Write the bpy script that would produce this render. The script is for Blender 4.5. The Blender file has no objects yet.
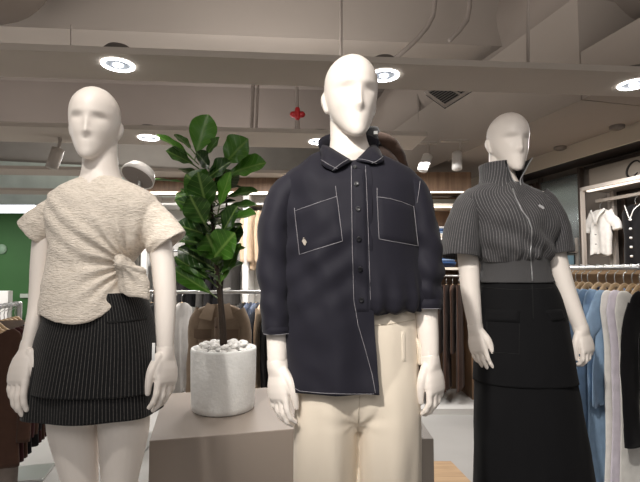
import bpy, bmesh, math, random
import numpy as np
from mathutils import Vector, Matrix, noise
from mathutils.bvhtree import BVHTree
random.seed(7)
rng = np.random.default_rng(7)
scene = bpy.context.scene
COL = scene.collection
PI = math.pi
# ------------------------------------------------------------------ camera
F = 466.0; PITCH = math.atan(29.0/F); EYE = 1.25
cd = bpy.data.cameras.new('camera'); cam = bpy.data.objects.new('camera', cd); COL.objects.link(cam)
cd.sensor_width = 36; cd.lens = F/640*36; cd.clip_start = .05; cd.clip_end = 60
cam.location = (0, 0, EYE); cam.rotation_euler = (PI/2+PITCH, 0, 0)
scene.camera = cam
cP, sP = math.cos(PITCH), math.sin(PITCH)
def ray(px, py):
    x = (px-320)/F; y = (241-py)/F
    return Vector((x, cP-y*sP, sP+y*cP))
def W(px, py, Y):
    """a place in the shop seen at photo position (px,py) and standing Y metres ahead"""
    d = ray(px, py); t = Y/d.y
    return Vector((d.x*t, Y, EYE+d.z*t))
AL = math.radians(14)                      # the shop's own axes are turned against the view
ca, sa = math.cos(AL), math.sin(AL)
def R(u, v, z): return Vector((u*ca-v*sa, u*sa+v*ca, z))
def wallY(px, u):                          # where the sight line at px meets the long wall u
    t = (px-320)/F; v = u*(ca-t*sa)/(t*ca+sa)
    return v, u*sa+v*ca
# ------------------------------------------------------------------ materials
def lin(c):
    if isinstance(c, str): c = [int(c[i:i+2], 16)/255 for i in (0, 2, 4)]
    return tuple(x/12.92 if x <= .04045 else ((x+.055)/1.055)**2.4 for x in c)+(1,)
MATS = {}
def mat(name, col, rough=.6, metal=0, bump=0, bscale=60, var=0, vscale=4, spec=.5, sheen=0, emit=0, aniso=None, weave=0):
    if name in MATS: return MATS[name]
    m = bpy.data.materials.new(name); m.use_nodes = True; nt = m.node_tree; N = nt.nodes; L = nt.links
    b = N['Principled BSDF']; c = lin(col)
    b.inputs['Base Color'].default_value = c; b.inputs['Roughness'].default_value = rough
    b.inputs['Metallic'].default_value = metal; b.inputs['Specular IOR Level'].default_value = spec
    if sheen: b.inputs['Sheen Weight'].default_value = sheen; b.inputs['Sheen Roughness'].default_value = .5
    if emit: b.inputs['Emission Color'].default_value = c; b.inputs['Emission Strength'].default_value = emit
    tc = N.new('ShaderNodeTexCoord'); src = tc.outputs['Object']
    if aniso:
        mp = N.new('ShaderNodeMapping'); mp.inputs['Scale'].default_value = aniso; L.new(src, mp.inputs[0]); src = mp.outputs[0]
    if var:
        n = N.new('ShaderNodeTexNoise'); n.inputs['Scale'].default_value = vscale; n.inputs['Detail'].default_value = 4; L.new(src, n.inputs['Vector'])
        r = N.new('ShaderNodeValToRGB'); r.color_ramp.elements[0].position = .3; r.color_ramp.elements[1].position = .7
        r.color_ramp.elements[0].color = tuple(x*(1-var) for x in c[:3])+(1,); r.color_ramp.elements[1].color = tuple(min(1, x*(1+var)) for x in c[:3])+(1,)
        L.new(n.outputs[0], r.inputs[0]); L.new(r.outputs[0], b.inputs['Base Color'])
    if bump:
        n = N.new('ShaderNodeTexNoise'); n.inputs['Scale'].default_value = bscale; n.inputs['Detail'].default_value = 3; L.new(src, n.inputs['Vector'])
        bp = N.new('ShaderNodeBump'); bp.inputs['Strength'].default_value = bump; bp.inputs['Distance'].default_value = .01
        L.new(n.outputs[0], bp.inputs['Height']); L.new(bp.outputs[0], b.inputs['Normal'])
    MATS[name] = m; return m
def stripe_mat(name, base, line, spacing, width, rough=.85, dash=0):
    m = mat(name, base, rough, sheen=.1, spec=.25); nt = m.node_tree; N = nt.nodes; L = nt.links; b = N['Principled BSDF']
    uv = N.new('ShaderNodeUVMap'); sx = N.new('ShaderNodeSeparateXYZ'); L.new(uv.outputs[0], sx.inputs[0])
    d = N.new('ShaderNodeMath'); d.operation = 'DIVIDE'; d.inputs[1].default_value = spacing; L.new(sx.outputs[0], d.inputs[0])
    f = N.new('ShaderNodeMath'); f.operation = 'FRACT'; L.new(d.outputs[0], f.inputs[0])
    s = N.new('ShaderNodeMath'); s.operation = 'SUBTRACT'; s.inputs[1].default_value = .5; L.new(f.outputs[0], s.inputs[0])
    a = N.new('ShaderNodeMath'); a.operation = 'ABSOLUTE'; L.new(s.outputs[0], a.inputs[0])
    r = N.new('ShaderNodeMapRange'); r.inputs[1].default_value = 0; r.inputs[2].default_value = width/spacing; r.inputs[3].default_value = 1; r.inputs[4].default_value = 0
    L.new(a.outputs[0], r.inputs[0])
    fac = r.outputs[0]
    n = N.new('ShaderNodeTexNoise'); n.inputs['Scale'].default_value = 160; tc = N.new('ShaderNodeTexCoord'); L.new(tc.outputs['Object'], n.inputs['Vector'])
    mu = N.new('ShaderNodeMath'); mu.operation = 'MULTIPLY'; L.new(fac, mu.inputs[0]); L.new(n.outputs[0], mu.inputs[1])
    m2 = N.new('ShaderNodeMath'); m2.operation = 'MULTIPLY'; m2.inputs[1].default_value = 1.5; m2.use_clamp = True; L.new(mu.outputs[0], m2.inputs[0])
    mx = N.new('ShaderNodeMix'); mx.data_type = 'RGBA'; L.new(m2.outputs[0], mx.inputs['Factor'])
    mx.inputs['A'].default_value = lin(base); mx.inputs['B'].default_value = lin(line); L.new(mx.outputs['Result'], b.inputs['Base Color'])
    return m
def wood_mat(name, c1, c2, scale=(1, 1, 8), rough=.5):
    m = mat(name, c1, rough); nt = m.node_tree; N = nt.nodes; L = nt.links; b = N['Principled BSDF']
    tc = N.new('ShaderNodeTexCoord'); mp = N.new('ShaderNodeMapping'); mp.inputs['Scale'].default_value = scale
    n = N.new('ShaderNodeTexNoise'); n.inputs['Scale'].default_value = 5; n.inputs['Detail'].default_value = 6; n.inputs['Distortion'].default_value = .6
    r = N.new('ShaderNodeValToRGB'); r.color_ramp.elements[0].color = lin(c1); r.color_ramp.elements[1].color = lin(c2)
    r.color_ramp.elements[0].position = .35; r.color_ramp.elements[1].position = .65
    L.new(tc.outputs['Object'], mp.inputs[0]); L.new(mp.outputs[0], n.inputs['Vector']); L.new(n.outputs[0], r.inputs[0]); L.new(r.outputs[0], b.inputs['Base Color'])
    return m
# ------------------------------------------------------------------ geometry helpers
class MB:
    def __init__(s): s.v = []; s.f = []; s.uv = []
    def add(s, v, f, uv=None):
        o = len(s.v); s.v += [tuple(p) for p in v]; s.f += [tuple(i+o for i in q) for q in f]
        s.uv += [tuple(q) for q in (uv if uv is not None else [(0, 0)]*len(v))]
        return s
    def mesh(s, name, m=None, smooth=True):
        me = bpy.data.meshes.new(name); me.from_pydata(s.v, [], s.f)
        if any(q != (0, 0) for q in s.uv[:400]) or any(q != (0, 0) for q in s.uv):
            l = me.uv_layers.new(name='UVMap'); idx = np.empty(len(me.loops), np.int32); me.loops.foreach_get('vertex_index', idx)
            l.data.foreach_set('uv', np.array(s.uv, np.float32)[idx].ravel())
        if smooth: me.polygons.foreach_set('use_smooth', [True]*len(me.polygons))
        if m: me.materials.append(m)
        me.update(); return me
    def obj(s, name, m=None, parent=None, smooth=True, local=False):
        return link(name, s.mesh(name, m, smooth), parent, local)
def link(name, data, parent=None, local=False):
    o = bpy.data.objects.new(name, data); COL.objects.link(o)
    if parent is not None:
        o.parent = parent
        if not local: o.matrix_parent_inverse = Matrix.Translation(-Vector(parent.location)) if parent.parent is None else Matrix()
    return o
def tag(o, label=None, cat=None, group=None, kind=None):
    if label: o['label'] = label
    if cat: o['category'] = cat
    if group: o['group'] = group
    if kind: o['kind'] = kind
    return o
def thing(name, label, cat, loc=(0, 0, 0), group=None):
    o = bpy.data.objects.new(name, None); COL.objects.link(o); o.location = loc; o.empty_display_size = .05
    return tag(o, label, cat, group)
def boxg(mb, lo, hi, M=None, bev=0):
    x0, y0, z0 = lo; x1, y1, z1 = hi
    if bev:
        bm = bmesh.new(); bmesh.ops.create_cube(bm, size=1)
        for v in bm.verts: v.co = Vector((x0+(v.co.x+.5)*(x1-x0), y0+(v.co.y+.5)*(y1-y0), z0+(v.co.z+.5)*(z1-z0)))
        bmesh.ops.bevel(bm, geom=bm.edges[:], offset=bev, segments=2, affect='EDGES', profile=.5)
        bm.verts.index_update(); V = [v.co.copy() for v in bm.verts]; Fc = [[v.index for v in f.verts] for f in bm.faces]; bm.free()
    else:
        V = [Vector(p) for p in ((x0, y0, z0), (x1, y0, z0), (x1, y1, z0), (x0, y1, z0), (x0, y0, z1), (x1, y0, z1), (x1, y1, z1), (x0, y1, z1))]
        Fc = [(0, 3, 2, 1), (4, 5, 6, 7), (0, 1, 5, 4), (1, 2, 6, 5), (2, 3, 7, 6), (3, 0, 4, 7)]
    if M is not None: V = [M @ v for v in V]
    mb.add(V, Fc); return mb
RM = Matrix.Rotation(AL, 4, 'Z')
def hermite(t, X, tn):
    """smooth interpolation of rows X at knots t"""
    t = np.asarray(t, float); X = np.asarray(X, float); tn = np.asarray(tn, float)
    if len(t) == 2:
        w = ((tn-t[0])/(t[1]-t[0]))[:, None]; return X[0]*(1-w)+X[1]*w
    m = np.zeros_like(X); h = np.diff(t)[:, None]; d = np.diff(X, axis=0)/h
    m[1:-1] = (d[:-1]*h[1:]+d[1:]*h[:-1])/(h[1:]+h[:-1]); m[0] = d[0]; m[-1] = d[-1]
    k = np.clip(np.searchsorted(t, tn, side='right')-1, 0, len(t)-2)
    hh = (t[k+1]-t[k])[:, None]; s = ((tn-t[k])[:, None])/hh
    return (2*s**3-3*s**2+1)*X[k]+(s**3-2*s**2+s)*hh*m[k]+(-2*s**3+3*s**2)*X[k+1]+(s**3-s**2)*hh*m[k+1]
def grid_faces(nv, nu, wrap=False, off=0):
    f = []
    for i in range(nv-1):
        for j in range(nu-1 if not wrap else nu):
            a = i*nu+j; b = i*nu+(j+1) % nu
            f.append((off+a, off+b, off+b+nu, off+a+nu))
    return f
def spow(x, p): return np.sign(x)*np.abs(x)**p
def tube_rows(rows, nv, nu=96, a0=-PI, a1=PI, hem=None, top=None, e=2.2, warp=None):
    """rows: (py, pxl, pxr, Y, ry_front, ry_back); silhouettes in the photo at depth Y.
    returns (P[nv,nu,3], A[nu]) ; A=0 is the front, + is to the right"""
    rows = np.array(rows, float); A = np.linspace(a0, a1, nu)
    P = np.zeros((nv, nu, 3)); s = spow(np.sin(A), 2/e); c = spow(np.cos(A), 2/e)
    t = np.linspace(0, 1, nv)
    h = np.array([hem(a) for a in A]) if hem else np.full(nu, rows[-1, 0])
    tp = np.array([top(a) for a in A]) if top else np.full(nu, rows[0, 0])
    for j in range(nu):
        py = tp[j]+(h[j]-tp[j])*t
        q = hermite(rows[:, 0], rows[:, 1:], py)
        cx = (q[:, 0]+q[:, 1])/2; rx = np.abs(q[:, 1]-q[:, 0])/2; Y = q[:, 2]
        yy = (241-py)/F; dy = cP-yy*sP; dz = sP+yy*cP
        k = Y/dy
        if warp is not None:
            aw = A[j]+warp(A[j], py); sj = spow(np.sin(aw), 2/e); cj = spow(np.cos(aw), 2/e)
        else: sj = s[j]; cj = np.full(nv, c[j])
        P[:, j, 0] = (cx-320)/F*k+rx/F*k*sj
        ry = np.where(cj > 0, q[:, 3], q[:, 4])
        P[:, j, 1] = Y-ry*cj; P[:, j, 2] = EYE+dz*k
    return P, A
def normals(P):
    du = np.gradient(P, axis=1); dv = np.gradient(P, axis=0)
    n = np.cross(du, dv); n /= np.linalg.norm(n, axis=2, keepdims=True)+1e-9
    return -n
def nz(P, sc, seed=0):
    """smooth noise sampled at points"""
    sh = P.shape[:-1]; Q = (P.reshape(-1, 3)*np.asarray(sc)+seed*7.31)
    return np.array([noise.noise(Vector(q)) for q in Q]).reshape(sh)
def displace(P, d, out=None):
    n = normals(P)
    if out is None: out = P.mean(axis=(0, 1))
    c = P.mean(axis=1, keepdims=True)
    sg = np.sign(np.mean(np.sum(n*(P-c), axis=2)))
    return P+n*sg*d[..., None]
def arcu(P):
    d = np.linalg.norm(np.diff(P[len(P)//2], axis=0), axis=1); return np.concatenate([[0], np.cumsum(d)])
def hem_turn(P, inset=.004, up=.05, n=3, end=True):
    """turn the last row inward and back up so that a hem has thickness"""
    c = P[-1].mean(axis=0); rows = [P]
    d = P[-1]-c; ln = np.linalg.norm(d, axis=1, keepdims=True)+1e-9
    dirv = P[max(0, len(P)-6)]-P[-1]; dl = np.linalg.norm(dirv, axis=1, keepdims=True)+1e-9; dirv = dirv/dl
    for i in range(1, n+1):
        rows.append((P[-1]-d/ln*inset*(1+.5*i)+dirv*up*(i-1)/max(1, n-1))[None])
    return np.concatenate(rows)
def addgrid(mb, P, uvs=None):
    nv, nu, _ = P.shape
    uv = None
    if uvs is not None: uv = [(uvs[0][j], i) for i in range(nv) for j in range(nu)] if isinstance(uvs, tuple) else uvs.reshape(-1, 2)
    mb.add(P.reshape(-1, 3), grid_faces(nv, nu), uv); return mb
def closed_tube(P):
    """grid with duplicated seam -> closed solid (wrap + end caps)"""
    Q = P[:, :-1] if np.allclose(P[:, 0], P[:, -1], atol=1e-6) else P
    nv, nu, _ = Q.shape; V = list(map(tuple, Q.reshape(-1, 3))); f = grid_faces(nv, nu, True)
    V.append(tuple(Q[0].mean(axis=0))); V.append(tuple(Q[-1].mean(axis=0))); a = nv*nu
    for j in range(nu):
        f.append((a, (j+1) % nu, j)); f.append((a+1, (nv-1)*nu+j, (nv-1)*nu+(j+1) % nu))
    return V, f
def path_tube(pts, rad, n=20, sub=5, cap=True, up=None, open_end=False):
    """tube through pts; rad = r or (r1, r2) per point; r1 across 'up x dir', r2 along up"""
    pts = np.array([list(p) for p in pts], float); rad = np.array([(r, r) if np.isscalar(r) else r for r in rad], float)
    L = np.concatenate([[0], np.cumsum(np.linalg.norm(np.diff(pts, axis=0), axis=1))])
    tn = np.unique(np.concatenate([np.linspace(L[i], L[i+1], sub+1) for i in range(len(L)-1)]))
    C = hermite(L, pts, tn); Rr = hermite(L, rad, tn)
    T = np.gradient(C, axis=0); T /= np.linalg.norm(T, axis=1, keepdims=True)
    u0 = np.array(up if up is not None else ((0, 1, 0) if abs(T[0][1]) < .8 else (1, 0, 0)), float)
    P = []
    for c, t, r in zip(C, T, Rr):
        u = u0-t*np.dot(u0, t); u /= np.linalg.norm(u); s = np.cross(t, u)
        if up is None: u0 = u
        a = np.linspace(0, 2*PI, n+1)
        P.append(c+np.outer(np.cos(a)*r[0], s)+np.outer(np.sin(a)*r[1], u))
    P = np.array(P)
    if cap:
        def dome(p, c, t, rr):
            out = []
            for k in (.35, .65, .88, .98):
                out.append(c+t*rr*k+(p-c)*math.sqrt(max(0, 1-k*k)))
            return out
        e1 = dome(P[-1], C[-1], T[-1], min(Rr[-1])); e0 = dome(P[0], C[0], -T[0], min(Rr[0]))
        P = np.concatenate([np.array(e0[::-1]), P, np.array(e1)])
    return P
def add_tube(mb, pts, rad, n=10, sub=4, cap=True, up=None):
    V, f = closed_tube(path_tube(pts, rad, n, sub, cap, up)); mb.add(V, f); return mb
def remesh(parts, voxel, smooth=3, fac=.5):
    mb = MB()
    for V, f in parts: mb.add(V, f)
    me = mb.mesh('tmp'); o = bpy.data.objects.new('tmp', me); COL.objects.link(o)
    r = o.modifiers.new('r', 'REMESH'); r.mode = 'VOXEL'; r.voxel_size = voxel; r.adaptivity = 0
    if smooth:
        s = o.modifiers.new('s', 'SMOOTH'); s.factor = fac; s.iterations = smooth
    dg = bpy.context.evaluated_depsgraph_get(); dg.update()
    out = bpy.data.meshes.new_from_object(o.evaluated_get(dg))
    bpy.data.objects.remove(o); bpy.data.meshes.remove(me)
    out.polygons.foreach_set('use_smooth', [True]*len(out.polygons)); out.materials.clear()
    return out
def mesh_np(me):
    v = np.empty(len(me.vertices)*3, np.float32); me.vertices.foreach_get('co', v)
    n = np.empty(len(me.vertices)*3, np.float32); me.vertices.foreach_get('normal', n)
    return v.reshape(-1, 3).astype(float), n.reshape(-1, 3).astype(float)
def bvh_of(*objs):
    V = []; Fc = []
    for o in objs:
        me = o.data if hasattr(o, 'data') else o; k = len(V)
        V += [v.co.copy() for v in me.vertices]; Fc += [[i+k for i in p.vertices] for p in me.polygons]
    return BVHTree.FromPolygons(V, Fc)
def on(bvh, px, py, lift=.0015, near=.8):
    d = ray(px, py).normalized(); o = Vector((0, 0, EYE))
    hit = bvh.ray_cast(o+d*near, d)
    if hit[0] is None:
        q = bvh.find_nearest(o+d*1.5); return q[0]-d*lift, q[1]
    n = hit[1]
    if n.dot(d) > 0: n = -n
    return hit[0]+n*lift, n
def seam(mb, bvh, pts, r=.0011, step=3, lift=.0008):
    """a line of stitching lying on cloth through photo positions"""
    out = []
    for (a, b) in zip(pts[:-1], pts[1:]):
        n = max(1, int(math.hypot(b[0]-a[0], b[1]-a[1])/step))
        for i in range(n): out.append((a[0]+(b[0]-a[0])*i/n, a[1]+(b[1]-a[1])*i/n))
    out.append(pts[-1]); P = [on(bvh, x, y, lift)[0] for x, y in out]
    Q = [P[0]]
    for p in P[1:]:
        if .0005 < (p-Q[-1]).length < .06: Q.append(p)
    if len(Q) > 1: add_tube(mb, Q, [r]*len(Q), n=5, sub=1, cap=False)
def patch(bvh, quad, nu=12, nv=12, lift=.003, edge=.001):
    """a piece of cloth sewn onto another: TL,TR,BR,BL photo positions"""
    P = np.zeros((nv, nu, 3)); tl, tr, br, bl = [np.array(q, float) for q in quad]
    for i in range(nv):
        for j in range(nu):
            s = j/(nu-1); t = i/(nv-1); q = (tl*(1-s)+tr*s)*(1-t)+(bl*(1-s)+br*s)*t
            bd = i in (0, nv-1) or j in (0, nu-1)
            P[i, j] = on(bvh, q[0], q[1], edge*0 if bd else lift)[0]
    return P
# ------------------------------------------------------------------ mannequin bodies
SKIN = mat('ivory_lacquer', 'efe6de', .42, bump=.02, bscale=200, spec=.4)
def head_part(H, M):
    """smooth egg head with brow hollows, nose and ears; chin at z=0, crown at z=H, facing -Y"""
    nt, na = 90, 96
    T = [0, .02, .05, .1, .15, .25, .35, .45, .55, .65, .75, .85, .92, .97, .993, 1]
    Wd = [.0, .014, .024, .035, .044, .0575, .067, .0735, .077, .078, .075, .064, .049, .031, .014, 0]
    Fr = [.080, .088, .0925, .0945, .094, .0935, .0935, .094, .0955, .096, .0915, .078, .059, .036, .016, 0]
    Bk = [-.076, -.062, -.04, -.008, .018, .056, .080, .095, .104, .106, .101, .085, .064, .040, .019, 0]
    t = (1-np.cos(np.linspace(0, PI, nt)))/2; q = hermite(T, np.array([Wd, Fr, Bk]).T, t)
    k = 1.03; kz = H/.237; P = np.zeros((nt, na+1, 3)); A = np.linspace(-PI, PI, na+1)
    for i in range(nt):
        w, f, b = np.maximum(q[i], [0, -1, -1]); cy = (b-f)/2; ry = max(0, (f+b)/2)
        x = w*np.sin(A)*(1-.10*np.clip(np.cos(A), 0, 1)**2); y = cy-ry*np.cos(A)
        front = np.cos(A) > 0
        ti = t[i]
        amp = .0155*max(0, 1-(ti-.345)/.24)**1.1
        if ti < .345: amp = .0155*max(0, 1-((.345-ti)/.095))**1.1 if ti > .25 else 0
        wd = .0075+.0035*math.exp(-((ti-.345)/.04)**2)
        dn = amp*np.exp(-(x/wd)**2)
        eye = .0095*np.exp(-((np.abs(x)-.034)/.021)**2-((ti-.535)/.055)**2)
        brow = .003*np.exp(-((np.abs(x)-.034)/.03)**2-((ti-.60)/.045)**2)
        cheek = .003*np.exp(-((np.abs(x)-.042)/.02)**2-((ti-.37)/.07)**2)
        lip = .0016*np.exp(-(x/.02)**2)*(math.exp(-((ti-.225)/.02)**2)+.8*math.exp(-((ti-.18)/.02)**2))
        lipgap = .001*np.exp(-(x/.02)**2)*math.exp(-((ti-.27)/.03)**2)
        y = y+np.where(front, -dn+eye-brow-cheek-lip+lipgap, 0)
        P[i, :, 0] = x; P[i, :, 1] = y; P[i, :, 2] = ti*.237
    out = []
    V, f = closed_tube(P); out.append((V, f))
    for s in (-1, 1):
        E = path_tube([(s*.071, .014, .082), (s*.0765, .020, .098), (s*.079, .027, .117), (s*.077, .030, .130), (s*.072, .022, .137)],
                      [(.005, .008), (.006, .012), (.006, .015), (.006, .014), (.004, .008)], 14, 4, up=(0, 1, .1))
        out.append(closed_tube(E))
    S = Matrix.Diagonal((k, k, kz, 1))
    return [([M @ (S @ Vector(v)) for v in V], f) for V, f in out]
def head_at(px, crown, Y, H, yaw, tilt=0, roll=0):
    top = W(px, crown, Y)
    return Matrix.Translation(top-Vector((0, 0, H)))@Matrix.Translation((0, 0, .06))@Matrix.Rotation(yaw, 4, 'Z')@Matrix.Rotation(tilt, 4, 'X')@Matrix.Rotation(roll, 4, 'Y')@Matrix.Translation((0, 0, -.06))
def px_path(pts):
    """(px,py,halfwidth px,Y) -> 3-D points and radii in metres"""
    return [W(p[0], p[1], p[3]) for p in pts], [p[2]/F*p[3] for p in pts]
def arm_part(pts):
    C, r = px_path(pts)
    return closed_tube(path_tube(C, r, 24, 6))
def make_hand(name, parent, wrist, direc, yaw, side, wr, scale=1.0, curl=(14, 22, 16), spread=1.0, thumb=(0, 0, 0)):
    """side=+1: palm towards +X before the turn. Fingers run along direc."""
    parts = []
    def ring(z, rx, ry, cx=0, cy=0):
        a = np.linspace(0, 2*PI, 33); p = np.zeros((33, 3)); p[:, 0] = cx+rx*spow(np.cos(a), .85); p[:, 1] = cy+ry*spow(np.sin(a), .85); p[:, 2] = z; return p
    w = wr/scale
    P = np.array([ring(.012, w*.55, w*.55), ring(.010, w*.98, w*.98), ring(.0, w, w), ring(-.015, w*.92, w*1.06), ring(-.035, .0165, .0345, -.001), ring(-.055, .0165, .039, -.001, .001),
                  ring(-.075, .015, .0405, 0, .001), ring(-.09, .0125, .039, .001, .001), ring(-.099, .008, .034, .002, .001)])
    parts.append(closed_tube(P))
    fing = [(-.0295, -.088, .070, .0088), (-.0095, -.092, .079, .0092), (.0105, -.090, .073, .0088), (.0295, -.083, .056, .0077)]
    for k, (y, z, ln, r) in enumerate(fing):
        c = 0; p = Vector((.001, y*.93, z+.022)); pts = [p.copy()]; rr = [r*1.02]
        p = Vector((.0015, y, z)); pts.append(p.copy()); rr.append(r*1.1)
        for seg, (fr, cu) in enumerate(zip((.45, .30, .25), curl)):
            c += math.radians(cu*(1+.13*k))
            d = Vector((math.sin(c), spread*y*1.6*(1-.3*seg), -math.cos(c))).normalized(); p = p+d*ln*fr
            pts.append(p.copy()); rr.append(r*(1.0, .9, .72)[seg])
        mid = []; mr = []
        for i in range(len(pts)-1):                       # keep the knuckles a little fuller than the bones between
            mid += [pts[i], (pts[i]+pts[i+1])/2]; mr += [rr[i], (rr[i]+rr[i+1])/2*.95]
        mid.append(pts[-1]); mr.append(rr[-1])
        parts.append(closed_tube(path_tube(mid, mr, 14, 3)))
    p = Vector((.002, -.022, -.022)); pts = [p.copy()]; rr = [.0145]
    for d, ln, r in (((.30+thumb[0], -.42, -.86), .040, .0125), ((.30+thumb[1], -.02, -.95), .033, .0102), ((.30+thumb[2], .14, -.95), .026, .0075)):
        p = p+Vector(d).normalized()*ln; pts.append(p.copy()); rr.append(r)
    parts.append(closed_tube(path_tube(pts, rr, 14, 4)))
    d = Vector(direc).normalized(); tiltq = Vector((0, 0, -1)).rotation_difference(d).to_matrix().to_4x4()
    M = Matrix.Translation(wrist)@tiltq@Matrix.Rotation(yaw, 4, 'Z')@Matrix.Diagonal((side, 1, 1, 1))@Matrix.Scale(scale, 4)
    parts = [([M @ Vector(v) for v in V], f) for V, f in parts]
    me = remesh(parts, .0022, 5, .5); me.materials.append(SKIN)
    return link(name, me, parent)
def foot_part(x, y, yaw=0):
    a = path_tube([(0, .05, .045), (0, .0, .05), (0, -.07, .035), (0, -.14, .02)], [(.03, .04), (.036, .05), (.04, .034), (.03, .019)], 20, 5, up=(0, 0, 1))
    V, f = closed_tube(a); M = Matrix.Translation((x, y, 0))@Matrix.Rotation(yaw, 4, 'Z')
    return [M @ Vector(v) for v in V], f
def body_mesh(parts, vox=.0042):
    me = remesh(parts, vox, 3, .5); me.materials.append(SKIN); return me
def T(rows, n=40, **k):
    P, A = tube_rows(rows, n, 65, **k); return closed_tube(P)

# ================================================================== left mannequin
YL = 1.57
ml = thing('mannequin', 'ivory mannequin in a cream knotted top and black pinstripe mini skirt', 'mannequin', (W(97, 300, YL).x, YL, 0))
def body_left():
    p = head_part(.257, head_at(95.5, 89, YL-.005, .257, math.radians(12), math.radians(4), math.radians(1)))
    p.append(arm_part([(100, 135, 16.5, YL+.02), (100, 150, 16.5, YL+.01), (100.5, 165, 17, YL+.005), (101, 178, 20, YL+.005), (101, 188, 26, YL+.005)]))
    p.append(T([(180, 84, 118, YL, .045, .05), (188, 68, 135, YL, .06, .06), (198, 60, 145, YL, .08, .075), (225, 62, 142, YL, .105, .08), (250, 68, 134, YL, .09, .08), (265, 70, 127, YL, .085, .075),
                (290, 68, 136, YL, .09, .09), (330, 58, 147, YL, .1, .11), (370, 50, 147, YL, .105, .115), (405, 52, 146, YL, .09, .1)]))
    for pts in ([(63, 200, 12, YL), (52, 215, 12.5, YL), (45, 238, 11, YL), (41, 262, 9.6, YL-.005), (38.5, 288, 8.4, YL-.015), (36, 310, 7.6, YL-.03), (32, 328, 6.8, YL-.055), (28.5, 343, 6.2, YL-.07)],
                [(138, 200, 12, YL), (150, 214, 13, YL), (158, 238, 12.3, YL), (162, 257, 11.6, YL-.005), (164.8, 288, 11, YL-.02), (165.3, 315, 10.2, YL-.035), (165.3, 333, 9, YL-.045), (165.3, 346, 8.2, YL-.05)]):
        p.append(arm_part(pts))
    for pts, fx in (([(76, 385, 24, YL), (73.5, 425, 23.4, YL), (77, 455, 19.5, YL), (80, 480, 16.6, YL), (81, 505, 15.5, YL), (81, 545, 15.5, YL+.02), (82, 590, 10.5, YL+.02), (82, 625, 9, YL+.02)], 82),
                    ([(122, 385, 24, YL), (124, 425, 24, YL), (122, 455, 20.5, YL), (120, 480, 17, YL), (118.5, 505, 15.5, YL), (118.5, 545, 15.5, YL+.02), (118, 590, 10.5, YL+.02), (118, 625, 9, YL+.02)], 118)):
        p.append(arm_part(pts)); q = W(fx, 630, YL+.02); p.append(foot_part(q.x, q.y+.02))
    return body_mesh(p)
body_l = link('body', body_left(), ml)
w0 = W(28.0, 345.0, YL-.07)
make_hand('hand', ml, w0, W(15, 390, YL-.115)-w0, math.radians(62), 1, 6.4/F*YL, 1.25, (6, 14, 16))
w0 = W(165.3, 348.5, YL-.05)
make_hand('hand', ml, w0, W(166.5, 390, YL-.075)-w0, math.radians(-24), -1, 8.0/F*YL, 1.17, (10, 20, 20))
# cream crinkle top
CREAM = mat('cream_crinkle_cotton', 'e6dccb', .9, bump=.0, sheen=.2, spec=.15)
def crinkle(m):
    nt = m.node_tree; N = nt.nodes; L = nt.links; b = N['Principled BSDF']; tc = N.new('ShaderNodeTexCoord')
    mp = N.new('ShaderNodeMapping'); mp.inputs['Scale'].default_value = (60, 60, 260); n = N.new('ShaderNodeTexNoise'); n.inputs['Scale'].default_value = 1; n.inputs['Detail'].default_value = 2; n.inputs['Distortion'].default_value = .8
    bp = N.new('ShaderNodeBump'); bp.inputs['Strength'].default_value = .8; bp.inputs['Distance'].default_value = .007
    L.new(tc.outputs['Object'], mp.inputs[0]); L.new(mp.outputs[0], n.inputs['Vector']); L.new(n.outputs[0], bp.inputs['Height']); L.new(bp.outputs[0], b.inputs['Normal'])
    r = N.new('ShaderNodeValToRGB'); r.color_ramp.elements[0].color = lin('d6cabb'); r.color_ramp.elements[1].color = lin('eee3d6'); r.color_ramp.elements[0].position = .3; r.color_ramp.elements[1].position = .55
    L.new(n.outputs[0], r.inputs[0]); L.new(r.outputs[0], b.inputs['Base Color'])
crinkle(CREAM)
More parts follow.
